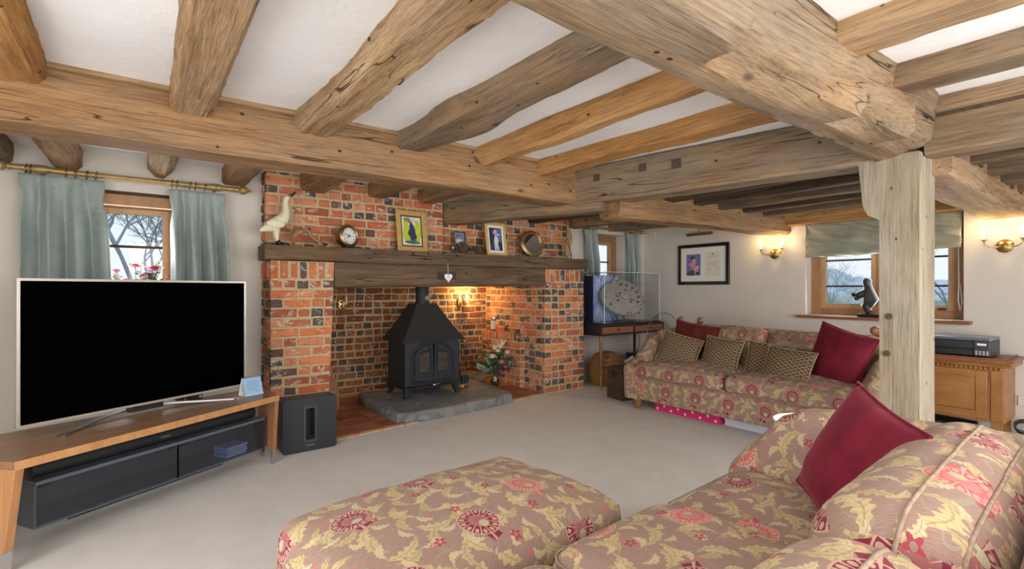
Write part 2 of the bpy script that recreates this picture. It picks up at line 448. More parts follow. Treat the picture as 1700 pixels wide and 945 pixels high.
M['turned_wood']= veneer('turned_oak', (.33,.17,.075), (.2,.09,.04), (6,6,6))
M['brass'] = plain('aged_brass', (.52,.36,.14), .32, 1.0, var=.2)
M['brass_dark'] = plain('dark_brass', (.36,.25,.12), .42, 1.0, var=.25)
M['pole'] = plain('antique_gold_pole', (.42,.285,.115), .45, .55, var=.25)
M['gilt'] = plain('gilt_frame', (.62,.42,.13), .42, .35, var=.15)
M['chrome'] = plain('chrome', (.62,.62,.62), .12, 1.0)
M['silver'] = plain('silver_bezel', (.72,.68,.62), .3, .8)
M['screen'] = plain('screen_black', (.0006,.0006,.0006), .9, 0, .0)
M['black_gloss'] = plain('black_gloss', (.012,.012,.014), .22)
M['black_satin'] = plain('black_satin', (.016,.017,.02), .5, var=.2)
M['sub_front'] = plain('subwoofer_front', (.022,.025,.032), .42, 0, .5)
M['grille'] = plain('soundbar_grille', (.010,.011,.014), .62)
M['cab_grey'] = plain('cabinet_graphite', (.10,.125,.16), .4)
M['iron'] = plain('cast_iron', (.028,.030,.036), .58, .3, .4, var=.25, vs=60)
M['iron_top'] = plain('stove_canopy_black', (.036,.032,.030), .66, .2, .3, var=.2)
M['white'] = plain('white_ceramic', (.82,.82,.81), .35)
M['plastic_cream'] = plain('cream_plastic', (.72,.66,.54), .45)
M['candle'] = plain('candle_cream', (.82,.76,.62), .6)
M['bulb_warm'] = plain('lit_bulb', (1,.9,.7), .4, emit=(1.0,.80,.46), es=14.0)
M['bulb_off'] = plain('unlit_bulb', (.85,.82,.75), .2)
M['paper'] = plain('paper', (.84,.81,.74), .8)
M['paper_aged'] = plain('certificate_paper', (.74,.70,.58), .85)
M['mount'] = plain('picture_mount', (.80,.80,.76), .85)
def glassmat(name, tint, refl=.06, rough=.0):
    m = bpy.data.materials.new(name); m.use_nodes = True; nt = m.node_tree; nt.nodes.clear()
    o = nt.nodes.new('ShaderNodeOutputMaterial'); mx = nt.nodes.new('ShaderNodeMixShader'); t = nt.nodes.new('ShaderNodeBsdfTransparent')
    g = nt.nodes.new('ShaderNodeBsdfGlossy'); fr = nt.nodes.new('ShaderNodeFresnel'); fr.inputs[0].default_value = 1.2+refl*3
    t.inputs[0].default_value = (*tint,1); g.inputs['Roughness'].default_value = rough
    ge = nt.nodes.new('ShaderNodeNewGeometry'); mu = nt.nodes.new('ShaderNodeMath'); mu.operation = 'MULTIPLY_ADD'; mu.inputs[1].default_value = -1; mu.inputs[2].default_value = 1
    m2 = nt.nodes.new('ShaderNodeMath'); m2.operation = 'MULTIPLY'; nt.links.new(ge.outputs['Backfacing'], mu.inputs[0]); nt.links.new(mu.outputs[0], m2.inputs[0]); nt.links.new(fr.outputs[0], m2.inputs[1])
    nt.links.new(m2.outputs[0], mx.inputs[0]); nt.links.new(t.outputs[0], mx.inputs[1]); nt.links.new(g.outputs[0], mx.inputs[2]); nt.links.new(mx.outputs[0], o.inputs[0])
    return m
M['pane'] = glassmat('window_glass', (.97,.985,1.0))
M['smoked'] = glassmat('smoked_glass', (.62,.68,.74), .22, .12)
M['acrylic'] = glassmat('clear_acrylic', (.955,.965,.975), .08)
M['vase_glass'] = glassmat('vase_glass', (.90,.93,.93), .10)
M['stove_glass'] = plain('stove_glass', (.06,.045,.035), .12, 0, .6, var=.5, vs=12)
M['leaf'] = plain('leaf_green', (.045,.13,.055), .5, var=.4)
M['leaf_grey'] = plain('eucalyptus_leaf', (.16,.26,.21), .55, var=.3)
M['leaf_lime'] = plain('lime_leaf', (.42,.50,.12), .5, var=.2)
M['petal_white'] = plain('petal_white', (.80,.74,.66), .6, var=.1)
M['petal_pink'] = plain('petal_pink', (.66,.28,.36), .6, var=.25)
M['petal_red'] = plain('petal_magenta', (.60,.04,.14), .55, var=.25)
M['petal_mauve'] = plain('petal_mauve', (.30,.10,.19), .6, var=.4)
M['bark'] = plain('log_bark', (.20,.13,.075), .9, var=.4)
M['log_end'] = plain('log_end', (.42,.30,.18), .85, var=.25)
M['goose'] = plain('goose_cream_paint', (.72,.68,.50), .6, var=.12)
M['bronze'] = plain('bronze_statue', (.03,.026,.024), .4, .15, var=.4)
M['figure_brown'] = plain('carved_brown_wood', (.27,.145,.075), .55, var=.35)
M['tan_fur'] = plain('tan_carving', (.36,.235,.11), .8, var=.3)
M['cone'] = plain('pine_cone', (.16,.095,.05), .8, var=.5)
M['blue_card'] = plain('blue_card', (.30,.52,.78), .6)
M['ink'] = plain('ink_grey', (.25,.27,.32), .8)
M['printer'] = plain('printer_black', (.02,.022,.027), .4, var=.1)
M['printer_top'] = plain('printer_lid', (.12,.15,.19), .25)
M['green_led'] = plain('green_led', (.2,.9,.3), .4, emit=(.25,1,.3), es=1.2)
M['pink_card'] = plain('pink_card', (.72,.03,.16), .5)
M['mirror'] = plain('mirror_glass', (.75,.76,.78), .03, 1.0)
def wicker(name, a, b):
    m = Mat(name, a, .7, spec=.25); co = m.coord('Object'); X,Y,Z = m.xyz(co)
    w = ((X+Y)*150).sin()*((Z*210)).sin(); n = m.noise(co, 40, 3)
    m.color(m.mix(n.smooth(.35,.7)*.4, m.ramp(w*.5+.5, [(.2,b),(.7,a)]), b)); m.bump(w,.8,.006); return m.m
M['wicker'] = wicker('honey_wicker', (.48,.255,.09), (.20,.09,.028))
M['wicker_dark'] = wicker('dark_wicker', (.15,.095,.06), (.045,.028,.018))

# ================================================================== THE SETTING
XB = 5.9; YA = 4.72
o = struct(build(MB().box(-1.6, XB, -2.2, 4.74, -.05, 0), 'floor', M['carpet']))
def wall_boxes(axis, p0, p1, a0, a1, z0, z1, holes):
    """wall slab between p0..p1 on its normal axis with rectangular openings (a0,a1,z0,z1)"""
    mb = MB()
    def bx(u0,u1,w0,w1):
        if u1-u0 < 1e-4 or w1-w0 < 1e-4: return
        if axis == 'Y': mb.box(u0,u1,p0,p1,w0,w1)
        else: mb.box(p0,p1,u0,u1,w0,w1)
    cur = a0
    for h in sorted(holes):
        bx(cur,h[0],z0,z1); bx(h[0],h[1],z0,h[2]); bx(h[0],h[1],h[3],z1); cur = h[1]
    bx(cur,a1,z0,z1); return mb
struct(build(wall_boxes('Y', YA, YA+.33, -1.6, .83, 0, 2.4, [(-.30,.22,.95,1.93)]), 'wall_tv', M['wall']))
struct(build(wall_boxes('Y', YA, YA+.33, 4.32, XB, 0, 2.4, [(4.72,5.47,.98,1.95)]), 'wall_desk', M['wall']))
struct(build(wall_boxes('X', XB, XB+.33, -2.2, YA+.33, 0, 2.4, [(1.19,2.515,.92,1.93)]), 'wall_garden', M['wall']))
struct(build(wall_boxes('X', -1.9, -1.6, -2.2, YA+.33, 0, 2.4, [(-.7,2.1,.15,2.1)]), 'wall_left', M['wall']))  # unseen opening, invented so that light can enter from the left
struct(build(wall_boxes('Y', -2.5, -2.2, -1.6, XB, 0, 2.4, [(-.3,3.5,.15,2.1),(3.95,5.85,.2,2.05)]), 'wall_rear', M['wall']))  # both unseen openings are invented as a way in for light
# ceilings: plaster over the main bay, boards over the far bay
cm = MB(); NX, NY = 60, 60
def ceil_fn(x0,x1,y0,y1,z,amp):
    def fn(u,v):
        x = x0+(x1-x0)*u; y = y0+(y1-y0)*v
        return (x, y, z + amp*mn.noise(Vector((x*1.4,y*1.4,3.1))))
    return fn
cm.grid(ceil_fn(-1.6, 3.5, -2.2, 3.2, 2.255, .012), 70, 70)
struct(build(cm, 'ceiling', M['ceiling'], smooth=180, solid=.03))
struct(build(MB().grid(ceil_fn(-1.6, 3.3, 3.2, 5.1, 2.20, .006), 40, 20), 'ceiling_window_side', M['ceiling'], smooth=180, solid=.03))
struct(build(MB().grid(ceil_fn(3.3, XB, 2.85, 5.05, 2.12, .006), 20, 20), 'ceiling_desk_side', M['ceiling'], smooth=180, solid=.03))
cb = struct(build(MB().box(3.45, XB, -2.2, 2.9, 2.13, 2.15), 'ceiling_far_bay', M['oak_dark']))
struct(build(MB().box(-1.9, XB+.33, -2.5, 5.9, 2.42, 2.46), 'ceiling_void', M['ceiling']))
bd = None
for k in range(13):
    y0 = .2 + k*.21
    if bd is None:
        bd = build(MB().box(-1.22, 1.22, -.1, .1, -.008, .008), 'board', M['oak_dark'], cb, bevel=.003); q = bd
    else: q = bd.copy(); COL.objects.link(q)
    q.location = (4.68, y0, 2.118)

# ------------------------------------------------------------------ brickwork
def brick_mesh(L, Hh, D, seed, mat, rough=.006):
    rg = random.Random(seed); me = bpy.data.meshes.new('brick')
    ch = .007
    j = lambda s: rg.uniform(-s, s)
    fr = [(-L/2+ch+j(.004), j(.003), -Hh/2+ch+j(.003)), (L/2-ch+j(.004), j(.003), -Hh/2+ch+j(.003)), (L/2-ch+j(.004), j(.003), Hh/2-ch+j(.003)), (-L/2+ch+j(.004), j(.003), Hh/2-ch+j(.003))]
    md = [(j(.01), -.002+j(.002), -Hh/2+ch+j(.004)), (j(.01), -.002+j(.002), Hh/2-ch+j(.004))]
    ou = [(-L/2+j(.003), .009, -Hh/2+j(.003)), (L/2+j(.003), .009, -Hh/2+j(.003)), (L/2+j(.003), .009, Hh/2+j(.003)), (-L/2+j(.003), .009, Hh/2+j(.003))]
    mo = [(j(.01), .008, -Hh/2+j(.004)), (j(.01), .008, Hh/2+j(.004))]
    bk = [(-L/2, D, -Hh/2), (L/2, D, -Hh/2), (L/2, D, Hh/2), (-L/2, D, Hh/2)]
    v = fr+md+ou+mo+bk   # 0-3 fr, 4-5 md, 6-9 ou, 10-11 mo, 12-15 bk
    f = [(0,4,5,3),(4,1,2,5),(6,10,4,0),(10,7,1,4),(7,8,2,1),(8,11,5,2),(11,9,3,5),(9,6,0,3),(6,12,13,7,10),(7,13,14,8),(8,14,15,9,11),(9,15,12,6)]
    me.from_pydata(v, [], f); me.materials.append(mat); me.update()
    return me
BM = {}
for kind, L, Hh in (('s', .218, .066), ('h', .104, .066), ('v', .066, .108)):
    for mk in ('red', 'dark', 'sred', 'sdark'):
        BM[kind+mk] = [brick_mesh(L, Hh, .055, len(BM)*17 + k, M['brick_'+mk]) for k in range(5)]
LEN = {'s': .218, 'h': .104, 'v': .066}
rb = random.Random(11)
def put(parent, kind, pos, rot, length=None, height=None, dark=.15, jit=.004):
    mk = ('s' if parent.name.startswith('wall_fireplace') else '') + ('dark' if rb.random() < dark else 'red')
    o = bpy.data.objects.new('brick', rb.choice(BM[kind+mk])); COL.objects.link(o); o.parent = parent
    n = Vector((math.sin(rot), -math.cos(rot), 0))    # outward
    o.location = Vector(pos) + n*rb.uniform(-jit, jit)
    o.rotation_euler = (0, rb.uniform(-.008,.008), rot)
    o.scale = ((length/LEN[kind]) if length else 1, 1, (height or 1))
    return o
def lay(parent, org, ud, rot, z0, z1, ext, course=.08, soldier=False, skip=None, hp=.33, j=.017):
    """courses of mixed stretchers and headers; ext(z) gives the run (u0,u1) of the course"""
    org = Vector(org); ud = Vector(ud); z = z0; k = 0; prev = []
    while z + course*.55 <= z1 + 1e-6:
        if soldier and z1 - z < .15:
            u0, u1 = ext(z); n = max(1, round((u1-u0)/.078)); w = (u1-u0)/n; hh = (z1-z)
            for i in range(n):
                u = u0+(i+.5)*w
                if skip and skip(u, z+hh/2): continue
                put(parent, 'v', org+ud*u+Vector((0,0,z+hh/2)), rot, w-j, (hh-.012)/.108, .28)
            return
        hh = course
        if not soldier and z1 - z < course*1.45: hh = z1 - z
        u0, u1 = ext(z); u = u0; joints = []
        first = True
        while u < u1-.02:
            if first: kind = 'h' if k % 2 else 's'; first = False
            else: kind = 'h' if rb.random() < hp + (.25 if k%2 else 0) else 's'
            L = LEN[kind]*rb.uniform(.96,1.04)
            if kind == 's' and any(abs(u+L+j/2-q) < .03 for q in prev): kind = 'h'; L = LEN['h']*rb.uniform(.95,1.1)
            if u1-(u+L) < .07: L = u1-u; kind = 's' if L > .15 else 'h'
            if not (skip and skip(u+L/2, z+hh/2)):
                put(parent, kind, org+ud*(u+L/2)+Vector((0,0,z+hh/2+rb.uniform(-.003,.003))), rot, L-j*.8, (hh-.017)/.066, .42 if kind=='h' else .05)
            u += L; joints.append(u-j/2); 
        prev = joints; z += hh; k += 1

FY = 4.37
zl = 1.43
# left pier
wl = struct(build(MB().prism([(.832,0),(1.272,0),(1.332,zl),(.832,zl)], lambda a,b,d: (a,d,b), FY+.006, 5.62), 'wall_chimney_left', M['mortar']))
lay(wl, (0,FY,0), (1,0,0), 0, 0, zl, lambda z: (.820, 1.290+.055*z/zl), soldier=True)
lay(wl, (.820,0,0), (0,-1,0), -PI/2, 0, zl, lambda z: (-YA, -FY-.055), soldier=True, hp=.5)
# right pier, its inner face, ledge and return
wr_ = struct(build(MB().box(3.708,4.32,FY+.006,5.62,0,zl).box(3.646,3.80,4.76,5.6,0,.652), 'wall_chimney_right', M['mortar']))
lay(wr_, (0,FY,0), (1,0,0), 0, 0, zl, lambda z: (3.70+.0*z, 4.33), soldier=True, hp=.45)
lay(wr_, (3.70,0,0), (0,-1,0), -PI/2, 0, zl, lambda z: (-5.59 if z > .62 else -4.76, -FY-.055))
lay(wr_, (3.64,0,0), (0,-1,0), -PI/2, 0, .66, lambda z: (-5.59, -4.75), soldier=True)
put(wr_, 's', (3.70,4.75,.62), 0, .10)
# back of the fireplace
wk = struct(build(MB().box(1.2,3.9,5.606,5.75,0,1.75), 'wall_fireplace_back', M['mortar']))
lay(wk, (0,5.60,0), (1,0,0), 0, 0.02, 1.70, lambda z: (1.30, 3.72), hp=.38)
struct(build(MB().box(1.2,3.9,4.75,5.75,1.72,1.78), 'ceiling_flue', M['mortar']))
# chimney breast over the mantel, stepped back on the right
wbz = 2.16
wb_ = struct(build(MB().box(.832,2.49,4.571,5.0,1.43,2.3).box(2.49,4.32,4.631,5.0,1.43,2.3), 'wall_chimney_breast', M['mortar']))
lay(wb_, (0,4.565,0), (1,0,0), 0, 1.44, 2.24, lambda z: (.820, 2.50))
lay(wb_, (0,4.625,0), (1,0,0), 0, 1.44, 2.12, lambda z: (2.50, 4.33))
lay(wb_, (.820,0,0), (0,-1,0), -PI/2, 1.44, 2.24, lambda z: (-YA, -4.62), hp=1.0)
# quarry tiles of the hearth floor
ft = struct(build(MB().prism([(1.20,4.00),(3.69,4.355),(3.71,5.62),(1.25,5.62)], lambda a,b,d:(a,b,d), -.04,.010), 'floor_hearth', M['mortar']))
tmb = bpy.data.meshes.new('tile')
b_ = MB().box(-.108,.108,-.108,.108,-.012,.006); b_.v = [(x*(.985 if z>0 else 1), y*(.985 if z>0 else 1), z) for x,y,z in b_.v]
tmb.from_pydata(b_.v, [], b_.f); tmb.materials.append(M['tile'])
for i in range(11):
    for k in range(6):
        x = 1.32+i*.222; y = 4.00+.1425*(x-1.20)+.118+k*.222
        if x > 3.72: continue
        q = bpy.data.objects.new('tile', tmb); COL.objects.link(q); q.parent = ft
        q.location = (x, y, .016+rb.uniform(-.002,.002)); q.rotation_euler = (rb.uniform(-.006,.006), rb.uniform(-.006,.006), rb.uniform(-.012,.012))
        if y > 5.55 or (y < 4.5 and x > 3.66): q.scale = (.5,.5,1)
# ------------------------------------------------------------------ beams
def beam(name, label, p0, p1, w, h, mat, seed=0, ch=.02, wav=.010, fine=.004, group=None, nl=None, wfn=None, cfn=None, roll=0.0, parent=None, taper=1.0):
    p0, p1 = Vector(p0), Vector(p1); L = (p1-p0).length; nl = nl or max(12, int(L/.045))
    pts = []
    def seg(a, b, n):
        for i in range(n): t = i/n; pts.append((a[0]+(b[0]-a[0])*t, a[1]+(b[1]-a[1])*t))
    hw = w/2
    seg((-hw+ch,0),(hw-ch,0),7); seg((hw-ch,0),(hw,ch),2); seg((hw,ch),(hw,h),6); seg((hw,h),(-hw,h),4); seg((-hw,h),(-hw,ch),6); seg((-hw,ch),(-hw+ch,0),2)
    mb = MB(); vs = []; n = len(pts)
    for i in range(nl+1):
        x = L*i/nl; k = 1+(taper-1)*i/nl
        cy = wav*1.6*mn.noise(Vector((x*.9, seed*3.7, 1.5))); cz = wav*1.1*mn.noise(Vector((x*1.1, seed*5.1, 8.5)))
        ws = (wfn(x/L) if wfn else 1.0)*k
        for (y, z) in pts:
            d = Vector((y, z-h/2)); d = d.normalized() if d.length > 0 else d
            nn = wav*mn.noise(Vector((x*1.7+seed*9, y*6, z*6))) + fine*mn.noise(Vector((x*9+seed*3, y*28, z*28))) + fine*.6*mn.noise(Vector((x*22, y*50+seed, z*50)))
            yy = y*ws + d.x*nn + cy; zz = z + d.y*nn + (cz if z < h*.6 else 0)
            if cfn: yy, zz = cfn(x, L, yy, zz, y, z)
            vs.append((x, yy, zz))
    fs = [(i*n+k, i*n+(k+1)%n, (i+1)*n+(k+1)%n, (i+1)*n+k) for i in range(nl) for k in range(n)]
    fs += [tuple(range(n-1,-1,-1)), tuple(nl*n+k for k in range(n))]
    mb.add(vs, fs)
    o = build(mb, name, mat, parent, smooth=38)
    d = (p1-p0); o.location = p0
    o.rotation_euler = (roll, -math.asin(d.z/L), math.atan2(d.y, d.x))
    if label: tag(o, label, 'beam', group)
    return o
BG = 'main bearing beams'
bA = beam('ceiling_beam', 'long honey oak beam over the television and fireplace, full of nail holes', (-1.65,3.27,1.945), (3.05,3.27,1.945), .29, .33, M['oak_main'], 1, .03, .012, .003)
# trim strip where plaster meets the beam is the beam's own upper moulding
build(MB().box(0,4.65,.145,.175,.285,.325), 'top_fillet', M['oak_pale'], bA, bevel=.004)
fl = bA.children[0]; fl.location = (0,-.32,-.012)
JG = 'joists of the main bay'
jz = 2.125
beam('ceiling_joist', 'broad golden joist at the top left corner of the room', (-.46,3.20,jz+.01), (-.46,.98,jz+.01), .23, .16, M['oak_warm'], 21, .035, .012, .006, JG)
beam('ceiling_joist', 'pale rough joist above the right end of the television, second from left', (.215,3.20,jz-.012), (.225,.98,jz-.005), .19, .16, M['oak_pale'], 22, .02, .012, .007, JG)
beam('ceiling_joist', 'deeply furrowed joist with a dark knot, third from left', (.845,3.20,jz-.01), (.86,.98,jz), .21, .16, M['oak_pale'], 23, .03, .014, .011, JG)
beam('ceiling_joist', 'crooked joist with a bulging underside, fourth from left', (1.47,3.20,jz), (1.50,.98,jz+.01), .20, .16, M['oak_grey'], 24, .015, .022, .004, JG,
     wfn=lambda t: 1+.45*math.exp(-((t-.33)/.12)**2)-.12*math.exp(-((t-.75)/.2)**2))
beam('ceiling_joist', 'smooth round golden joist, fifth from left', (2.08,3.20,jz-.005), (2.10,.98,jz+.005), .22, .17, M['oak_warm'], 25, .075, .016, .003, JG)
beam('ceiling_joist', 'slim honey joist beside the grey cross beam', (2.66,3.20,jz+.0), (2.76,.98,jz+.02), .20, .16, M['oak_warm'], 26, .03, .014, .004, JG)
beam('ceiling_joist', 'pale broad joist on the near side of the great beam', (2.27,.86,jz+.03), (2.27,-2.2,jz+.03), .24, .15, M['oak_pale'], 27, .03, .014, .005, 'joists near the post')
beam('ceiling_joist', 'squared joist with a peg on the near side of the great beam, nearest the post', (2.90,.86,jz+.01), (2.90,-2.2,jz+.01), .20, .15, M['oak_grey'], 28, .012, .008, .003, 'joists near the post')
# the great beam with its stepped scarf faces
def dstep(x, L, yy, zz, y, z):
    gx = x-.55    # world X
    s = 0.0
    for a, b, dep in ((-1.2,1.48,.045),(1.48,2.45,.05),(2.45,3.02,.05),(3.02,3.62,.03)):
        if a <= gx < b: s = dep*(1-(gx-a)/(b-a))**.8 if False else dep*((gx-a)/(b-a))**1.5
    k = max(0,min(1,(.02-y)/.12)) * max(0, 1-z/.30)**.7
    yy += .075*k - s*1.8*k; zz += .065*k - s*1.4*k
    e = max(0,(gx-3.38)/.24)
    if e > 0: zz += .10*e*e*max(0,1-z/.3); yy *= 1-.25*e*e
    return yy, zz
bD = beam('ceiling_beam', 'massive grey oak beam with stepped scarf joints resting on the post', (-.55,.94,1.935), (3.62,.94,1.935), .30, .36, M['oak_grey'], 3, .035, .014, .004, cfn=dstep, nl=150)
# cross beam between the fireplace beam and the post
bC = beam('ceiling_beam', 'grey cross beam with empty mortise pockets between fireplace beam and post', (3.11,3.20,1.925), (3.55,.98,1.93), .25, .30, M['oak_grey'], 4, .02, .010, .003)
for t, zc, s in ((.115,.20,.055),(.30,.215,.055),(.42,.20,.07),(.72,.235,.06)):
    x = t*2.26
    m_ = build(MB().box(x-s/2,x+s/2,-.132,-.09,zc-s/2,zc+s/2), 'mortise', M['recess_shade'], bC)  # solid dark block in place of a shaded pocket
beam('ceiling_beam', 'grey cracked beam running from the post to the near right', (3.58,.86,1.94), (3.55,-2.2,1.98), .26, .31, M['oak_grey'], 5, .015, .009, .003)
beam('ceiling_beam', 'low weathered beam between cross beam and the picture wall', (3.2,2.93,1.80), (5.93,2.80,1.82), .24, .24, M['oak_main'], 6, .03, .022, .004)
bG = beam('ceiling_beam', 'pale notched beam from post to the right hand wall light', (3.62,.92,1.845), (5.95,.93,1.80), .27, .26, M['oak_pale'], 7, .015, .010, .003)
for k in range(5):
    build(MB().box(.65+k*.33,.73+k*.33,-.142,-.10,.15,.23), 'notch', M['recess_shade'], bG)  # dark block drawn for the shade in each notch
beam('wall_plate', 'orange brown timber above the blind of the garden window', (5.84,2.74,1.905), (5.84,.95,1.905), .12, .15, M['oak_warm'], 8, .008, .006, .002)
for i, x in enumerate((3.82,4.22,4.62,5.02,5.42)):
    beam('ceiling_joist', ['dark joist of the far bay nearest the cross beam','second dark joist of the far bay from the cross beam','middle dark joist of the far bay','fourth dark joist of the far bay from the cross beam','dark joist of the far bay nearest the garden window'][i],
         (x,2.84,1.985+.0*i), (x,1.0,1.985), .13, .14, M['oak_dark'] if i in (0,1,3) else M['oak_mantel'], 30+i, .012, .012, .004, 'dark joists of the far bay')
for i, x in enumerate((4.1,4.6,5.1,5.6)):
    beam('ceiling_joist', ['dark joist right of the notched beam, nearest the post','second dark joist right of the notched beam','third dark joist right of the notched beam','dark joist right of the notched beam, nearest the window wall'][i],
         (x,.82,1.97), (x,-2.2,1.97), .14, .15, M['oak_mantel'], 40+i, .012, .012, .004, 'joists right of the notched beam')
for i, x in enumerate((3.75,4.45,5.2)):
    beam('ceiling_joist', ['dark joist over the desk nearest the chimney','brown joist over the middle of the desk','brown joist over the desk in the far corner'][i],
         (x,2.98,1.955), (x,4.74,1.985), .16, .15, M['oak_dark'] if i==0 else M['oak_grey'], 50+i, .015, .012, .004, 'joists over the desk')
SG = 'short joists over the window and mantel'
for i, (x, w, b, m_, ch, lb) in enumerate((
    (-.78,.17,2.05,'oak_grey',.02,'grey joist stub at the left edge above the curtain pole'),
    (-.42,.17,2.05,'oak_pale',.03,'whitish split joist stub above the left curtain'),
    (.115,.17,2.05,'oak_pale',.06,'rounded limewashed joist stub above the window'),
    (.62,.19,2.055,'oak_main',.02,'brown joist stub above the right curtain'),
    (1.20,.23,2.05,'oak_main',.03,'brown joist stub over the chimney above the goose'),
    (1.80,.20,2.06,'oak_main',.03,'brown joist stub over the chimney above the clock'),
    (2.30,.20,2.06,'oak_main',.03,'brown joist stub over the chimney above the yellow painting'))):
    beam('ceiling_joist', lb, (x,3.38,b), (x,4.75,b), w, .17, M[m_], 60+i, ch, .012, .004, SG)
bH = beam('ceiling_beam', 'grey trimmer beam with a mortise above the small photo frame', (2.61,4.66,1.88), (3.20,2.97,1.862), .20, .21, M['oak_grey'], 70, .015, .008, .003)
build(MB().box(.12,.19,-.106,-.06,.13,.19), 'mortise', M['recess_shade'], bH)

# the post with its jowled head
po = thing('timber_post', 'pale grey oak post with peg holes and jowled head standing behind the sofa', 'post', (3.40,.96,0))
def post_mesh():
    mb = MB(); vs = []; nl = 60; Ht = 1.955; pr = []
    base = []
    for (ax,ay,bx,by,n) in ((0,-.092,0,.092,8),(0,.092,.27,.092,8),(.27,.092,.27,-.092,6),(.27,-.092,.03,-.092,8),(.03,-.092,0,-.07,3)):
        for i in range(n): t=i/n; base.append((ax+(bx-ax)*t, ay+(by-ay)*t))
    n = len(base)
    for i in range(nl+1):
        z = Ht*i/nl
        jow = 0.0
        if z > 1.60: q = (z-1.60)/.12; jow = .085*(1-(1-min(q,1))**2)**.5 + .02*max(0,(z-1.72)/.23)
        for (x,y) in base:
            yy = y + (jow if y > .05 else 0); 
            e = .006*mn.noise(Vector((x*4+3,y*4,z*1.1)))+.002*mn.noise(Vector((x*30,y*30,z*6)))
            vs.append((x+e, yy+e, z))
    fs = [(i*n+k, i*n+(k+1)%n, (i+1)*n+(k+1)%n, (i+1)*n+k) for i in range(nl) for k in range(n)]
    fs += [tuple(range(n-1,-1,-1)), tuple(nl*n+k for k in range(n))]
    return mb.add(vs, fs)
pm = post_mesh()
pm.v = [(z, y, -x) for x,y,z in pm.v]          # grain runs along local x
p_ = build(pm, 'shaft', M['oak_post'], po, smooth=40); p_.rotation_euler = (0,-PI/2,0)
for z, y in ((1.045,.045),(.835,.055)):
    build(MB().lathe([(.0,0),(.017,0),(.017,.012)], 14, (-.008,y,z), Matrix.Rotation(PI/2,3,'Y')), 'peg_hole', M['recess_shade'], po)  # dark disc painted as the shaded depth of the hole

# mantel
mt = beam('mantel_shelf', 'dark rough oak mantel shelf across the brick chimney', (.77,4.42,1.432), (4.30,4.42,1.437), .29, .118, M['oak_mantel'], 80, .012, .007, .004)
mt['category'] = 'mantel'
li = beam('lintel', 'dark oak lintel spanning the fireplace opening under the mantel shelf', (1.335,4.46,1.215), (3.715,4.46,1.23), .17, .215, M['oak_mantel'], 81, .02, .006, .003)
li['category'] = 'lintel'
build(MB().box(.99,1.20,-.092,-.06,.07,.15), 'mortise', M['recess_shade'], li)

# hearth stone
def hearth():
    mb = MB(); out = [(1.80,4.13),(2.2,4.10),(2.75,4.16),(3.15,4.25),(3.20,4.36),(3.30,4.95),(3.25,5.25),(1.85,5.25),(1.80,5.02),(1.79,4.6)]
    pts = []
    for i,(a,b) in enumerate(out):
        c,d = out[(i+1)%len(out)]
        for t in range(6): pts.append((a+(c-a)*t/6+.010*mn.noise(Vector((a*7+t,b*9,1))), b+(d-b)*t/6+.012*mn.noise(Vector((a*5+t*2,b*9,4)))))
    n = len(pts); cx_,cy_ = 2.5,4.65; vs=[]; rings = [(1,.0),(1.004,.05),(.995,.082),(.975,.096),(.9,.098),(.7,.100),(.4,.099),(.1,.099)]
    for s,z in rings:
        for (x,y) in pts:
            nz = .006*mn.noise(Vector((x*s*5,y*s*5,2)))
            vs.append((cx_+(x-cx_)*s+ (.006*mn.noise(Vector((x*9,y*9,z*60))) if z<.09 else 0), cy_+(y-cy_)*s, z+(nz if z>.05 else 0)))
    fs = [(i*n+k,i*n+(k+1)%n,(i+1)*n+(k+1)%n,(i+1)*n+k) for i in range(len(rings)-1) for k in range(n)]
    fs.append(tuple((len(rings)-1)*n+k for k in range(n)))
    return mb.add(vs,fs)
tag(build(hearth(), 'hearth_slab', M['slate'], smooth=50), 'grey riven stone slab under the stove', 'hearth')

# ------------------------------------------------------------------ windows
def members(parent, mat, boxes):
    for i_, b_ in enumerate(boxes): build(MB().box(*[q+(.0015*i_ if k%2==0 else -.0015*i_) for k,q in enumerate(b_)]), 'window_frame', mat, parent, bevel=.003)
def casement(parent, axis, a0, a1, z0, z1, p, depth, bars, mat, fr=.045, out=1):
    """frame + pane + glazing bars of one light, p = inner face, out = direction of outdoors"""
    def bx(mb,u0,u1,w0,w1,d0,d1):
        q0,q1 = sorted((p+out*d0,p+out*d1))
        return mb.box(u0,u1,q0,q1,w0,w1) if axis=='Y' else mb.box(q0,q1,u0,u1,w0,w1)
    for (u0,u1,w0,w1) in ((a0,a0+fr,z0,z1),(a1-fr,a1,z0,z1),(a0+fr,a1-fr,z0,z0+fr),(a0+fr,a1-fr,z1-fr,z1)):
        build(bx(MB(),u0,u1,w0,w1,0,depth), 'sash', mat, parent, bevel=.004)
    for zb in bars: build(bx(MB(),a0+fr,a1-fr,zb-.009,zb+.009,.01,depth-.005), 'glazing_bar', M['oak_dark'], parent)
    build(bx(MB(),a0+fr-.005,a1-fr+.005,z0+fr-.005,z1-fr+.005,.022,.027), 'pane', M['pane'], parent)
w1 = bpy.data.objects.new('window_1', None); COL.objects.link(w1); struct(w1)
members(w1, M['window_oak'], [(-.31,-.250,4.87,4.97,.95,1.94),(.170,.23,4.87,4.97,.95,1.94),(-.31,.23,4.87,4.97,1.82,1.94),(-.31,.23,4.87,4.97,.95,.99)])
casement(w1, 'Y', -.262, .182, .98, 1.83, 4.885, .05, [1.53,1.23], M['window_pale'], .05)
build(MB().box(-.33,.24,4.69,4.88,1.82,1.90), 'lintel_board', M['window_oak'], w1, bevel=.005)
build(MB().box(-.33,.25,4.66,4.90,.93,.955), 'window_sill', M['red_wood'], w1, bevel=.005)
w2 = bpy.data.objects.new('window_2', None); COL.objects.link(w2); struct(w2)
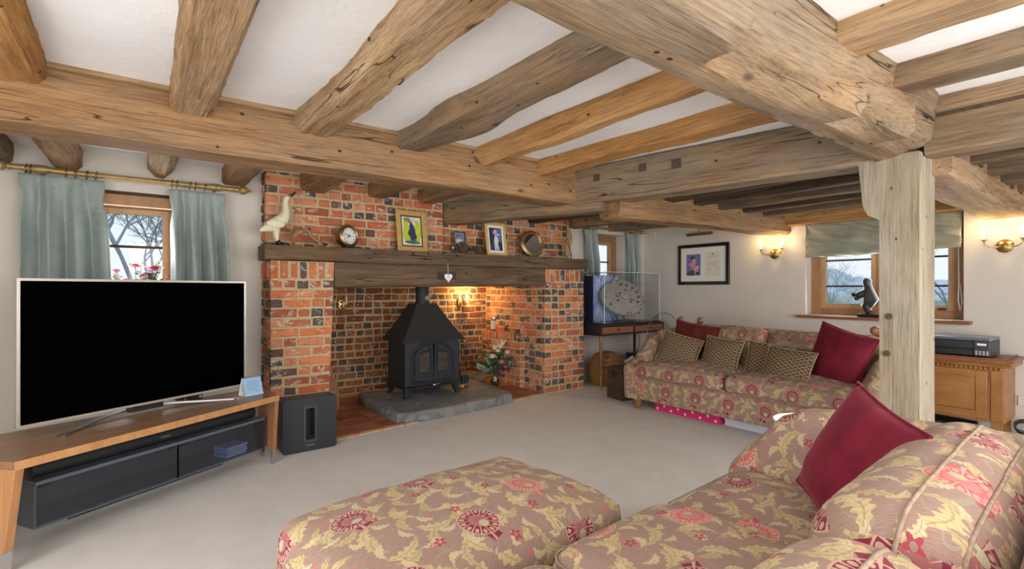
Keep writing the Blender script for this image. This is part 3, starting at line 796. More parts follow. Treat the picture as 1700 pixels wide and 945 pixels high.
members(w2, M['window_oak'], [(4.71,4.785,4.88,4.97,.98,1.96),(5.395,5.48,4.88,4.97,.98,1.96),(4.71,5.48,4.88,4.97,1.86,1.96),(4.71,5.48,4.88,4.97,.97,1.01)])
casement(w2, 'Y', 4.78, 5.40, 1.0, 1.87, 4.90, .05, [1.58,1.28], M['window_pale'], .05)
build(MB().box(4.70,5.49,4.69,4.90,.96,.985), 'window_sill', M['red_wood'], w2, bevel=.005)
w3 = bpy.data.objects.new('window_3', None); COL.objects.link(w3); struct(w3)
members(w3, M['window_oak'], [(6.04,6.14,2.42,2.53,.92,1.94),(6.04,6.14,1.18,1.285,.92,1.94),(6.04,6.14,1.18,2.53,.91,.995),(6.04,6.14,1.79,1.90,.985,1.93),(6.04,6.14,1.18,2.53,1.85,1.94)])
casement(w3, 'X', 1.895, 2.425, .99, 1.86, 6.055, .05, [1.23,1.51], M['window_pale'], .052)
casement(w3, 'X', 1.28, 1.795, .99, 1.86, 6.055, .05, [1.23,1.51], M['window_pale'], .052)
build(MB().box(5.82,6.06,1.13,2.585,.885,.915), 'window_sill', M['red_wood'], w3, bevel=.006)
build(MB().box(6.028,6.04,1.34,1.40,1.0,1.02), 'window_catch', M['black_satin'], w3)
# ------------------------------------------------------------------ outdoors
def grassmat():
    m = Mat('meadow', (.2,.3,.12), .95, spec=.1); n = m.noise(m.coord(), .8, 6, .7); m.color(m.ramp(n, [(.3,(.20,.30,.12)),(.7,(.40,.47,.26))])); return m.m
struct(build(MB().box(-40,90,4.9,120,-.42,-.40).box(6.3,120,-60,4.9,-.42,-.40), 'ground_meadow', grassmat()))
M['bark_far'] = plain('winter_bark', (.30,.32,.36), .9, var=.25)
def tree(name, label, loc, Ht, seed, depth=6, spread=.62, r0=.16, lean=0):
    rg = random.Random(seed); mb = MB()
    def br(p, d, L, r, k):
        q = p + d*L; mid = p + d*L*.5 + Vector((rg.uniform(-1,1),rg.uniform(-1,1),rg.uniform(-.5,1)))*L*.07
        mb.tube([p, mid, q], [r, r*.85, r*.68], 5 if k > 2 else 4, False)
        if k <= 0: return
        for c in range(3 if rg.random() < .8 else 2):
            nd = (d + Vector((rg.uniform(-1,1),rg.uniform(-1,1),rg.uniform(-.35,.6)))*spread*1.25).normalized()
            br(q if c else p+d*L*rg.uniform(.7,1), nd, L*rg.uniform(.66,.86), r*.62, k-1)
    br(Vector((0,0,0)), Vector((lean,0,1)).normalized(), Ht*.24, r0, depth)
    o = build(mb, name, M['bark_far'], None, smooth=180); o.location = loc
    return tag(o, label, 'tree')
tree('bare_tree', 'bare winter tree with spreading branches outside the television window', (-.25,22,-.4), 7.2, 5, 8, .74, .13)
tree('bare_tree', 'slender bare sapling outside the garden window right of the post', (12.5,2.75,-.4), 4.6, 9, 7, .55, .035)
tree('bare_tree', 'thin bare sapling outside the garden window left of the post', (14.5,5.6,-.4), 3.0, 12, 6, .6, .018)
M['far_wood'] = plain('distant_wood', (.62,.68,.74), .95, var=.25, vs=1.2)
def hedge(name, label, c, s, seed):
    mb = MB(); mb.ball((0,0,0), (1,1,1), 64, 40); rg = seed
    mb.v = [tuple(Vector(p)*(1+.22*mn.noise(Vector(p)*2.3+Vector((rg,0,0)))+.08*mn.noise(Vector(p)*9)+.05*mn.noise(Vector(p)*23))) for p in mb.v]
    mb.v = [(p[0]*s[0], p[1]*s[1], p[2]*s[2]) for p in mb.v]
    o = build(mb, name, M['far_wood'], smooth=180); o.location = c; return tag(o, label, 'trees')
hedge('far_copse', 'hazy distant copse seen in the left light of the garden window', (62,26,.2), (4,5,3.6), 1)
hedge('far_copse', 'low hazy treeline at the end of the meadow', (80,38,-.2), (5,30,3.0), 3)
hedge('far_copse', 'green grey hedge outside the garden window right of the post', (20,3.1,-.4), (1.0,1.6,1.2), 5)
fe = thing('field_fence', 'pale post and rail fence across the meadow', 'fence', (24,9.5,-.4))
for z in (.35,.65,.95): build(MB().box(-.02,.02,-8,8,z-.05,z+.05), 'rail', plain('rail_grey',(.5,.5,.47),.8) if z == .35 else bpy.data.materials['rail_grey'], fe)
for y in range(-8,9,2): build(MB().box(-.06,.06,y-.06,y+.06,0,1.1), 'fence_post', bpy.data.materials['rail_grey'], fe)

# ================================================================== OBJECT HELPERS
def part(mb, name, mat, th, **kw):
    """world-space geometry turned into a child of the thing th"""
    Mx = (Matrix.Translation(th.location) @ th.rotation_euler.to_matrix().to_4x4()).inverted()
    return build(mb.xf(Mx), name, mat, th, **kw)
def rrect(w, h, r, n=5):
    pts = []
    for cx_, cy_, a0 in ((w/2-r,h/2-r,0),(-w/2+r,h/2-r,90),(-w/2+r,-h/2+r,180),(w/2-r,-h/2+r,270)):
        for i in range(n+1):
            a = R(a0+90*i/n); pts.append((cx_+r*math.cos(a), cy_+r*math.sin(a)))
    return pts
def ring_plate(mb, outer, inner, d0, d1, fn):
    """flat plate with a hole: outer and inner loops have equal counts"""
    n = len(outer)
    vs = [fn(a,b,d0) for a,b in outer]+[fn(a,b,d0) for a,b in inner]+[fn(a,b,d1) for a,b in outer]+[fn(a,b,d1) for a,b in inner]
    fs = []
    for i in range(n):
        k = (i+1)%n
        fs += [(i,k,n+k,n+i),(2*n+i,3*n+i,3*n+k,2*n+k),(i,2*n+i,2*n+k,k),(n+i,n+k,3*n+k,3*n+i)]
    return mb.add(vs, fs)
XZ = lambda a,b,d: (a,d,b)
YZ = lambda a,b,d: (d,a,b)
def pillow(w, h, t, n=18, seed=0, corner=.07, wr=.006):
    mb = MB()
    for sg in (1,-1):
        def fn(u,v,sg=sg):
            a,b = u*2-1, v*2-1
            x = a*w/2*(1-corner*(1-b*b)) ; z = b*h/2*(1-corner*(1-a*a))
            k = max(0,1-a*a)**.55*max(0,1-b*b)**.55
            n1 = mn.noise(Vector((x*6+seed,z*6,sg))); n2 = mn.noise(Vector((x*14+seed,z*14,sg*3)))
            edge = .004*mn.noise(Vector((x*20,z*20,seed)))
            return (x+edge, sg*(t/2*k + (wr*n1+wr*.5*n2)*min(1,k*3)), z+edge)
        mb.grid(fn, n, n)
    return mb
def place_pillow(name, label, loc, rot, w, h, t, mat, seed, group=None, uv=None, cat='cushion', trim=None):
    o = build(pillow(w,h,t,22,seed), name, mat, None, smooth=180, weld=True, uv=uv or (seed*.13,seed*.07))
    o.location = loc; o.rotation_euler = rot; tag(o, label, cat, group)
    e = []
    for i in range(33):
        q = i/8
        s = int(q)%4; f = q-int(q)
        a,b = ((f*2-1,-1),(1,f*2-1),(1-f*2,1),(-1,1-f*2))[s]
        e.append((a*w/2*(1-.07*(1-b*b)), 0, b*h/2*(1-.07*(1-a*a))))
    build(MB().tube(e, .005, 6, False), 'piping', trim or mat, o, smooth=180)
    return o
def text_mesh(txt, size, name, mat, parent, loc, rot, extrude=.0004, align='CENTER'):
    cu = bpy.data.curves.new('t','FONT'); cu.body = txt; cu.size = size; cu.extrude = extrude; cu.align_x = align
    to = bpy.data.objects.new('t', cu); COL.objects.link(to); bpy.context.view_layer.update()
    me = bpy.data.meshes.new_from_object(to.evaluated_get(bpy.context.evaluated_depsgraph_get()))
    bpy.data.objects.remove(to); me.materials.clear(); me.materials.append(mat)
    o = bpy.data.objects.new(name, me); COL.objects.link(o); o.parent = parent; o.location = loc; o.rotation_euler = rot
    return o

# ================================================================== SOFAS
def arm_mesh(prof, th, y0, y1, zb, lean, sg, n=28, roll=.02, seed=0):
    """upholstered wing arm: prof(t) top height, t=0 back .. 1 front; lies along local y"""
    mb = MB(); vs = []; m = 16
    for i in range(n+1):
        t = i/n; y = y1+(y0-y1)*t; zt = prof(t); sec = []
        for k in range(m):
            q = k/(m-1)
            a = PI*q                                     # over the top from outside to inside
            sec.append((math.cos(a)*th/2, zt-th/2+math.sin(a)*th/2))
        sec = [(th/2, zb)] + [(th/2, zb+(zt-th/2-zb)*j/5) for j in range(1,5)] + sec + [(-th/2, zb+(zt-th/2-zb)*j/5) for j in range(4,0,-1)] + [(-th/2, zb)]
        for (x,z) in sec:
            nn = .006*mn.noise(Vector((x*6+seed,y*6,z*6)))
            puff = .012*math.sin(PI*min(1,max(0,(z-zb)/(zt-zb+.01))))*(1 if x>0 else -1)
            vs.append((sg*(x+puff+lean*max(0,z-.35)+nn), y+nn, z))
    c = len(vs)//(n+1)
    fs = [(i*c+k, i*c+(k+1)%c, (i+1)*c+(k+1)%c, (i+1)*c+k) for i in range(n) for k in range(c)]
    fs += [tuple(range(c-1,-1,-1)), tuple(n*c+k for k in range(c))]
    return mb.add(vs, fs)
def interp(tab):
    def f(t):
        for (a,b),(c,d) in zip(tab, tab[1:]):
            if t <= c:
                q = (t-a)/(c-a); q = q*q*(3-2*q)*.5+q*.5; return b+(d-b)*q
        return tab[-1][1]
    return f
def edge_loop(w, d, r, z, bul=0):
    return [(x,y,z) for x,y in rrect(w,d,r,6)]+[(rrect(w,d,r,6)[0][0], rrect(w,d,r,6)[0][1], z)]
FAB = M['fabric']
def put_soft(th, name, c, size, r, bulge, seed, rot=(0,0,0), wr=.006, side=.008, pip=True, n=18, uvr=0.0, uvo=None):
    o = build(softbox(*size, r, bulge, n, seed, wr, side), name, FAB, th, smooth=180, weld=True, uv=uvo or ((seed*.173)%1, (seed*.311)%1, uvr))
    o.location = c; o.rotation_euler = rot
    if pip:
        for zz in (r*.35, size[2]-r*.35):
            build(MB().tube([(x*1.004,y*1.004,zz) for x,y in rrect(size[0]-.004,size[1]-.004,r*1.2,6)+rrect(size[0]-.004,size[1]-.004,r*1.2,6)[:1]], .0036, 6, False), 'piping', M['piping'], o, smooth=180)
    return o
M['piping'] = plain('piping_cord', (.33,.235,.16), .8, var=.3, vs=60)
M['rope'] = plain('sofa_rope', (.30,.10,.07), .9, var=.4, vs=90)

# ---- far sofa (faces the room, its back to the garden window)
fs_ = thing('knole_sofa', 'floral high-armed sofa with turned wooden finials in front of the garden window wall', 'sofa', (4.42,2.33,0), -PI/2)
b = build(softbox(1.98,.90,.24,.03,0,16,1,.003), 'base', FAB, fs_, smooth=180, weld=True, uv=(.11,.055)); b.location = (0,-.03,.105)
put_soft(fs_, 'seat_cushion', (-.47,-.12,.325), (.92,.78,.15), .055, .035, 2, wr=.010, uvo=(.20,.105))
put_soft(fs_, 'seat_cushion', (.47,-.12,.320), (.92,.78,.15), .055, .045, 3, wr=.010, uvo=(.05,.105))
b = build(softbox(1.72,.17,.62,.07,0,16,4,.005), 'backrest', FAB, fs_, smooth=180, weld=True, uv=(.3,.1)); b.location = (0,.41,.20)
put_soft(fs_, 'back_cushion', (-.43,.25,.42), (.84,.20,.40), .075, .02, 5, (R(-9),0,0), wr=.008, side=.02)
put_soft(fs_, 'back_cushion', (.44,.25,.42), (.84,.20,.385), .075, .02, 6, (R(-9),0,0), wr=.008, side=.02)
apf = interp([(0,.775),(.35,.765),(.58,.70),(.74,.585),(.88,.49),(1,.455)])
for sg in (-1,1):
    a = build(arm_mesh(apf, .15, -.49, .44, .105, .16, 1, 30, seed=sg*3), 'arm', FAB, fs_, smooth=60, weld=True, uv=(.07 if sg<0 else .41,.2))
    a.location = (sg*.985,0,0); a.scale.x = sg
    for fx, fy in ((sg*.80,.43),(sg*1.01,.38)):
        f = build(MB().lathe([(.012,.72),(.020,.80),(.012,.812),(.014,.822),(.032,.836),(.037,.858),(.032,.880),(.014,.894),(.0,.897)], 14, (fx,fy,0)), 'finial', M['turned_wood'], fs_, smooth=180)
    build(MB().tube([(sg*(.80+.21*t),.43-.05*t,.822-.012*math.sin(PI*t)) for t in [i/8 for i in range(9)]], [.013+.003*(i%2) for i in range(9)], 7), 'rope', M['rope'], fs_, smooth=180)
    for yy in (-.44,.36):
        lg = build(MB().lathe([(.028,.045),(.034,.07),(.040,.12)], 10, (sg*.93,yy,0)), 'leg', M['turned_wood'], fs_, smooth=40)
        build(MB().lathe([(.010,.0),(.016,.004),(.016,.024),(.010,.028),(.026,.032),(.030,.055),(.029,.062)], 12, (sg*.93,yy,0)), 'brass_castor', M['brass'], lg, smooth=40)
tag_w = 'wavy patterned cushions on the far sofa'
place_pillow('throw_cushion', 'rust velvet cushion standing at the back of the far sofa left end', (4.50,2.98,.655), (R(-10),R(8),-PI/2+R(8)), .46,.40,.13, M['rust_velvet'], 1)
place_pillow('throw_cushion', 'brown wavy-lattice cushion leaning at the far sofa left arm', (4.28,3.00,.585), (R(-20),R(13),-PI/2+R(14)), .40,.34,.13, M['wavy'], 2, tag_w)
place_pillow('throw_cushion', 'brown wavy-lattice cushion second from the left arm of the far sofa', (4.32,2.58,.575), (R(-18),R(5),-PI/2-R(3)), .38,.35,.13, M['wavy'], 3, tag_w)
place_pillow('throw_cushion', 'brown wavy-lattice cushion tucked behind another on the far sofa right half', (4.36,2.16,.57), (R(-16),R(2),-PI/2), .40,.33,.11, M['wavy'], 4, tag_w)
place_pillow('throw_cushion', 'brown wavy-lattice cushion lying in front beside the burgundy cushion', (4.20,1.93,.565), (R(-24),R(4),-PI/2-R(6)), .40,.32,.12, M['wavy'], 5, tag_w)
place_pillow('throw_cushion', 'burgundy velvet cushion propped on the far sofa right end', (4.36,1.62,.665), (R(-14),R(14),-PI/2-R(16)), .46,.46,.16, M['velvet'], 6)

# ---- near sofa (in the foreground, its back to the camera side)
ns = thing('corner_sofa', 'floral upholstered sofa in the right foreground with loose back cushions', 'sofa', (1.25,.60,0), PI+R(3.5))
def nsl(x,y): return (-(x-1.25), -(y-.60))
def ns_soft(name, x0,x1,y0,y1,z0,h,r,bul,seed, rx=0, wr=.010, side=.010, n=22, uvr=.6):
    cx_,cy_ = nsl((x0+x1)/2,(y0+y1)/2)
    return put_soft(ns, name, (cx_,cy_,z0), (x1-x0,y1-y0,h), r, bul, seed, (rx,0,0), wr, side, True, n, uvr)
b = build(softbox(1.95,.95,.22,.03,0,16,8,.003), 'base', FAB, ns, smooth=180, weld=True, uv=(.51,.2)); b.location = (*nsl(1.20,.57),.10)
ns_soft('seat_cushion', 1.53,2.10,.36,1.11,.27,.165,.05,.02, 21, wr=.022)
ns_soft('seat_cushion', .955,1.52,.36,1.11,.28,.175,.06,.05, 22, wr=.016)
ns_soft('seat_cushion', .39,.945,.36,1.11,.28,.17,.06,.04, 23, wr=.012)
b = build(softbox(1.98,.20,.66,.09,0,18,9,.004), 'backrest', FAB, ns, smooth=180, weld=True, uv=(.2,.6,.3)); b.location = (*nsl(1.16,.075),.14)
def plump_back(x0, x1, y0, y1, z0, h, seed, uvr):
    """plump back cushion whose corded boxing runs along the rear of its crown"""
    w, d = x1-x0, y1-y0; r = d*.46
    o = build(softbox(w, d, h, r, .012, 26, seed, .010, .02), 'back_cushion', FAB, ns, smooth=180, weld=True, uv=((seed*.173)%1, (seed*.311)%1, uvr))
    cx_, cy_ = nsl((x0+x1)/2, (y0+y1)/2); o.location = (cx_, cy_, z0); o.rotation_euler = (R(-4),0,0)
    me = o.data
    from mathutils.bvhtree import BVHTree
    bv = BVHTree.FromPolygons([v.co.copy() for v in me.vertices], [tuple(p.vertices) for p in me.polygons])
    for yy in (d*.06, d*.36):
        pts = []
        for i in range(41):
            t = -1+2*i/40; a = t*PI*.5*1.12
            src = Vector((math.sin(max(-1.57,min(1.57,a)))*w*.9, yy, h*.45+math.cos(a)*h*1.2)); tgt = Vector((math.sin(a)*w*.30, yy, h*.45))
            hit = bv.ray_cast(src, (tgt-src).normalized())
            if hit[0] is not None: pts.append(hit[0]+hit[1]*.0015)
        if len(pts) > 3: build(MB().tube(pts, .0045, 6), 'piping', M['piping'], o, smooth=180)
plump_back(1.03, 2.08, .215, .505, .40, .395, 24, 1.1)
plump_back(.00, 1.01, .205, .490, .40, .390, 25, .9)
apn = interp([(0,.74),(.5,.73),(.68,.715),(.80,.665),(.92,.54),(1,.44)])
a = build(arm_mesh(apn, .15, -.55, .40, .105, .10, -1, 30, seed=12), 'arm', FAB, ns, smooth=60, weld=True, uv=(.83,.35,.2)); a.location = (-.93,0,0)
a = build(arm_mesh(apn, .15, -.55, .40, .105, .10, 1, 30, seed=13), 'arm', FAB, ns, smooth=60, weld=True, uv=(.13,.35)); a.location = (1.13,0,0)
for x_,y_ in ((.35,.2),(.35,1.0),(2.1,.2),(2.1,1.0)):
    build(MB().lathe([(.022,.0),(.03,.05),(.036,.115)], 10, (*nsl(x_,y_),0)), 'leg', M['turned_wood'], ns, smooth=40)
place_pillow('throw_cushion', 'large crimson velvet cushion on the foreground sofa in front of the post', (1.80,.625,.655), (R(-24),R(10),PI+R(42)), .41,.42,.17, M['velvet'], 9)
# ---- footstool
st = thing('footstool', 'large floral upholstered footstool in the centre foreground', 'footstool', (.865,1.47,0), R(6))
b = build(softbox(.99,.66,.33,.055,.07,28,31,.010,.012), 'cushion_top', FAB, st, smooth=180, weld=True, uv=(.13,.02,-.35)); b.location = (0,0,.115)
for sx in (-1,1):
    for sy in (-1,1):
        build(MB().tube([(sx*.474,sy*.309,.14),(sx*.488,sy*.323,.30),(sx*.474,sy*.309,.425),(sx*.42,sy*.26,.455)], .005, 6), 'seam', M['piping'], st, smooth=180)
        build(MB().lathe([(.02,0),(.028,.05),(.034,.13)], 10, (sx*.42,sy*.26,0)), 'leg', M['turned_wood'], st, smooth=40)

# ================================================================== TELEVISION CORNER
tvs = thing('tv_stand', 'walnut television bench with slanted side panels and smoked glass cabinet', 'tv stand', (.10,3.50,0))
FL,FR,BR,BL = Vector((-.425,2.90,0)),Vector((.747,3.671,0)),Vector((.70,4.06,0)),Vector((-.90,3.36,0))
part(MB().prism([(p.x,p.y) for p in (FL,FR,BR,BL)], lambda a,b,d:(a,b,d), .446,.480), 'top', M['walnut_top'], tvs, bevel=.003)
ed = (FR-FL).normalized(); en = Vector((-ed.y,ed.x,0))
part(MB().prism([(p.x,p.y) for p in (FL-en*.004,FR-en*.004,FR+en*.002,FL+en*.002)], lambda a,b,d:(a,b,d), .444,.4805), 'front_edge', M['walnut_edge'], tvs)
for A_,B_,sg in ((FR,BR,-1),(FL,BL,1)):
    dn = (B_-A_); Lp = dn.length; dn.normalize(); nn = Vector((dn.y,-dn.x,0))*(-sg if False else 1)
    off = Vector((ed.x,ed.y,0))*sg*.016
    def mp(a,b,d,A_=A_,dn=dn,off=off): q = A_+dn*a+off+ed*d; return (q.x,q.y,b)
    part(MB().prism([(.0,.446),(Lp,.446),(Lp-.06,.095),(.055,.095)], mp, -.016,.016), 'side_panel', M['walnut_side'], tvs, bevel=.002)
    part(MB().prism([(.055,.095),(.095,.095),(.102,0),(.066,0)], mp, -.015,.015), 'foot', M['chrome'], tvs)
    part(MB().prism([(Lp-.10,.095),(Lp-.06,.095),(Lp-.066,0),(Lp-.1,0)], mp, -.015,.015), 'foot', M['chrome'], tvs)
C0 = Vector((-.395,3.125,0)); C1 = Vector((.672,3.778,0)); ce = (C1-C0).normalized(); cn = Vector((-ce.y,ce.x,0)); CL = (C1-C0).length
def cf(a,b,d): q = C0+ce*a+cn*d; return (q.x,q.y,b)
part(MB().prism([(0,.10),(CL,.10),(CL,.118),(0,.118)], cf, 0,.26).prism([(0,.302),(CL,.302),(CL,.32),(0,.32)], cf, -.012,.26)
     .prism([(0,.118),(.012,.118),(.012,.302),(0,.302)], cf, 0,.26).prism([(CL-.012,.118),(CL,.118),(CL,.302),(CL-.012,.302)], cf, 0,.26)
     .prism([(0,.118),(CL,.118),(CL,.302),(0,.302)], cf, .25,.26), 'cabinet_body', M['cab_grey'], tvs, bevel=.002)
for k in (0,1):
    u0,u1 = (.004,CL*.52) if k==0 else (CL*.52+.004,CL-.004)
    d_ = part(MB().prism([(u0,.112),(u1,.112),(u1,.300),(u0,.300)], cf, -.010,-.004), 'glass_door', M['smoked'], tvs)
    for uu in (u0+.01,u1-.05):
        part(MB().prism([(uu,.288),(uu+.04,.288),(uu+.04,.298),(uu,.298)], cf, -.013,-.003), 'door_clip', M['black_satin'], tvs)
part(MB().prism([(CL*.52-.001,.112),(CL*.52+.005,.112),(CL*.52+.005,.300),(CL*.52-.001,.300)], cf, -.012,-.002), 'gap_shade_strip', M['screen'], tvs)  # black strip laid over the joint as the shade between the doors
part(MB().prism([(.2,.04),(CL-.2,.04),(CL-.2,.10),(.2,.10)], cf, .14,.17), 'cabinet_support', M['black_satin'], tvs)
for k in range(4):
    dc = thing('disc_case', ['clear blue disc case at the bottom of the stack behind the smoked glass','blue disc case second from the bottom of the stack behind glass','blue disc case third from the bottom of the stack behind glass','violet disc case on top of the stack behind the smoked glass'][k], 'disc case', C0+ce*(CL-.20+.006*(k%2))+cn*.07+Vector((0,0,.1185+k*.0165)), math.atan2(ce.y,ce.x), 'disc cases in the television bench')
    build(MB().box(-.075,.075,-.06,.06,0,.0150), 'case', plain('case_%d'%k, [(.35,.48,.85),(.30,.36,.6),(.42,.48,.88),(.46,.42,.88)][k], .3), dc, bevel=.002)
    build(MB().box(-.07,.07,-.0605,-.058,.004,.011), 'spine_paper', M['paper'], dc)
# soundbar
S0 = Vector((-.425,3.172,.364)); S1 = Vector((.60,3.80,.364)); se = (S1-S0)
sb = thing('soundbar', 'long black rounded soundbar on the glass cabinet under the bench top', 'soundbar', (S0+S1)/2-Vector((0,0,.044)), math.atan2(se.y,se.x))
Ls = se.length
def sbm():
    mb = MB(); mb.tube([(x,0,.044) for x in (-Ls/2+.012,-Ls/4,0,Ls/4,Ls/2-.012)], .042, 20); return mb
build(sbm(), 'body', M['grille'], sb, smooth=50)
for s in (-1,1): build(MB().tube([(s*(Ls/2-.012),0,.044),(s*(Ls/2-.002),0,.044),(s*Ls/2,0,.044)], [.0425,.0425,.036], 20), 'end_cap', M['black_satin'], sb, smooth=50)
build(MB().box(-.06,.06,-.02,.02,0,.006), 'rubber_foot', M['black_satin'], sb)
text_mesh('SONOS', .016, 'logo', M['ink'], sb, (0,-.0425,.038), (PI/2,0,0))
# television
tv = thing('television', 'large black flat screen television with a silver bezel on the walnut bench', 'television', (.04,3.565,.480), R(28.7))
W_,H0,H1 = 1.19,.062,.772
outer = [(x,z+(H0+H1)/2) for x,z in rrect(W_,H1-H0,.004,2)]; inner = [(x,z+(H0+H1)/2) for x,z in rrect(W_-.026,H1-H0-.026,.003,2)]
build(ring_plate(MB(), outer, inner, -.022, .012, XZ), 'bezel', M['silver'], tv, bevel=.001)
build(MB().box(-W_/2+.012,W_/2-.012,-.017,-.005,H0+.012,H1-.012), 'screen', M['screen'], tv)
build(MB().box(-W_/2+.02,W_/2-.02,.0,.03,H0+.02,H1-.02).box(-.35,.35,.03,.055,H0+.06,.45), 'rear_shell', M['black_satin'], tv, bevel=.006)
def arc(t): return (-.47+.94*t, -.10+.19*math.sin(PI*t), 0)
mbf = MB(); vs=[]; n=24
for i in range(n+1):
    x,y,_ = arc(i/n); hgt = .010+.026*math.sin(PI*i/n)**2; vs += [(x,y-.014,.0+ (hgt-.010)),(x,y+.014,.0+(hgt-.010)),(x,y+.012,hgt),(x,y-.012,hgt)]
fs=[(i*4+k,i*4+(k+1)%4,(i+1)*4+(k+1)%4,(i+1)*4+k) for i in range(n) for k in range(4)]+[(3,2,1,0),(n*4,n*4+1,n*4+2,n*4+3)]
build(mbf.add(vs,fs), 'foot', plain('dark_chrome',(.28,.28,.28),.4,1.0), tv, smooth=40)
build(MB().box(-.09,.09,.03,.075,.02,.05).box(-.07,.07,.005,.05,.045,.11), 'neck', M['black_satin'], tv, bevel=.004)
for s in (-.46,.46): build(MB().box(s-.012,s+.012,-.112,-.085,0,.012), 'foot_tip', M['chrome'], tv)
# streaming puck, calendar
pk = thing('media_puck', 'small black rounded media box behind the television foot', 'media box', (.245,3.86,.480), R(30))
build(MB().prism(rrect(.13,.11,.02), lambda a,b,d:(a,b,d), .003,.042), 'shell', M['black_gloss'], pk, bevel=.003)
build(MB().box(.03,.05,-.0565,-.054,.012,.03), 'label', M['ink'], pk)
cl = thing('desk_calendar', 'small blue ring-bound desk calendar at the right end of the walnut bench', 'calendar', (.600,3.815,.480), R(24))
build(MB().add([(-.065,-.035,0),(.065,-.035,0),(.065,-.002,.115),(-.065,-.002,.115),(-.065,-.038,.0),(.065,-.038,.0),(.065,-.005,.1155),(-.065,-.005,.1155)],[(0,1,2,3),(4,5,6,7),(0,1,5,4),(1,2,6,5),(2,3,7,6),(3,0,4,7)]), 'page', M['blue_card'], cl)
build(MB().add([(-.065,.035,0),(.065,.035,0),(.065,.004,.115),(-.065,.004,.115),(-.065,.038,.0),(.065,.038,.0),(.065,.007,.1155),(-.065,.007,.1155)],[(0,1,2,3),(4,5,6,7),(0,1,5,4),(1,2,6,5),(2,3,7,6),(3,0,4,7)]), 'easel_back', M['paper'], cl)
build(MB().box(-.065,.065,-.042,.038,0,.004), 'base_strip', M['white'], cl)
for i in range(10): build(MB().tube([(-.056+i*.0124,.010*math.cos(a),.115+.010*math.sin(a)) for a in [R(q) for q in range(0,361,40)]], .0014, 5, False), 'wire_ring', M['chrome'], cl)
for k,(w,o) in enumerate(((.075,0),(.085,0),(.08,0),(.088,0),(.05,-.01))):
    z = .088-k*.013; y = -.035+(.033)*z/.115-.0038
    build(MB().box(-w/2+o,w/2+o,y-.0006,y,z-.0018,z+.0018), 'text_line', M['ink'], cl)
build(MB().box(.012,.026,-.0345,-.0335,.022,.030), 'print_mark', M['petal_pink'], cl)
# subwoofer
sw = thing('subwoofer', 'black square subwoofer with a tall central slot beside the brick pier', 'subwoofer', (1.0,3.94,0), R(1))
ol = [(x,z+.200) for x,z in rrect(.389,.392,.028,6)]; il = [(x,z+.203) for x,z in rrect(.066,.235,.012,6)]
build(ring_plate(MB(), ol, il, -.079, .079, XZ), 'cabinet', M['sub_front'], sw, smooth=35, bevel=.004)
il2 = [(x,z+.203) for x,z in rrect(.092,.262,.018,6)]
build(ring_plate(MB(), il2, il, -.0815, -.078, XZ), 'slot_rim', plain('slot_rim_grey',(.06,.062,.07),.35), sw, smooth=35)
build(MB().box(-.033,.033,-.01,.0,.086,.32), 'driver_panel', M['black_gloss'], sw)
for x_ in (-.15,.15): build(MB().lathe([(.02,0),(.02,.005)],12,(x_,0,0)), 'rubber_foot', M['black_satin'], sw)
text_mesh('SONOS', .018, 'logo', M['ink'], sw, (0,-.0795,.040), (PI/2,0,0))

# ================================================================== CURTAINS, POLES, BLIND
def curtain(name, label, x0, x1, y, zt, zb, folds, seed, flare=.0, sg=1):
    rg = random.Random(seed); ph = rg.random()*6
    def fn(u,v):
        z = zt+(zb-zt)*v
        pin = math.exp(-((v-.12)/.055)**2)
        w = 1 + flare*v - .05*pin
        for c_ in (.15,.5,.85): u -= .62*pin*(u-c_)*math.exp(-((u-c_)/.11)**2)
        x = (x0+x1)/2 + (u-.5)*(x1-x0)*w + sg*.02*math.sin(v*3)
        a = .012+.046*min(1,v/.35)
        k = math.sin(u*folds*2*PI+ph+.5*math.sin(v*2.3+seed))
        k2 = math.sin(u*folds*4.3*PI+ph*2+v*1.3)
        head = abs(math.sin(u*PI*3+.2))**6 * (.022 if v < .14 else .022*math.exp(-(v-.14)/.06))
        yy = y - a*k - .010*k2*min(1,v*3) - head + .006*mn.noise(Vector((u*9,v*5,seed)))
        return (x + .010*k2*v, yy, z)
    o = build(MB().grid(fn, 90, 60), name, M['silk'], None, smooth=180, solid=.004)
    return tag(o, label, 'curtain')
curtain('curtain', 'pale blue silk curtain left of the television window', -.66,-.215,4.615,1.972,.62,3.2,1,.10)
curtain('curtain', 'pale blue silk curtain right of the television window', .165,.535,4.615,1.962,.62,3.4,2,.05)
curtain('curtain', 'pale silk curtain beside the chimney at the desk window', 4.60,4.86,4.655,1.985,.85,2.6,3,.02)
curtain('curtain', 'pale silk curtain in the far corner at the desk window', 5.42,5.68,4.655,1.985,.85,2.6,4,.05)
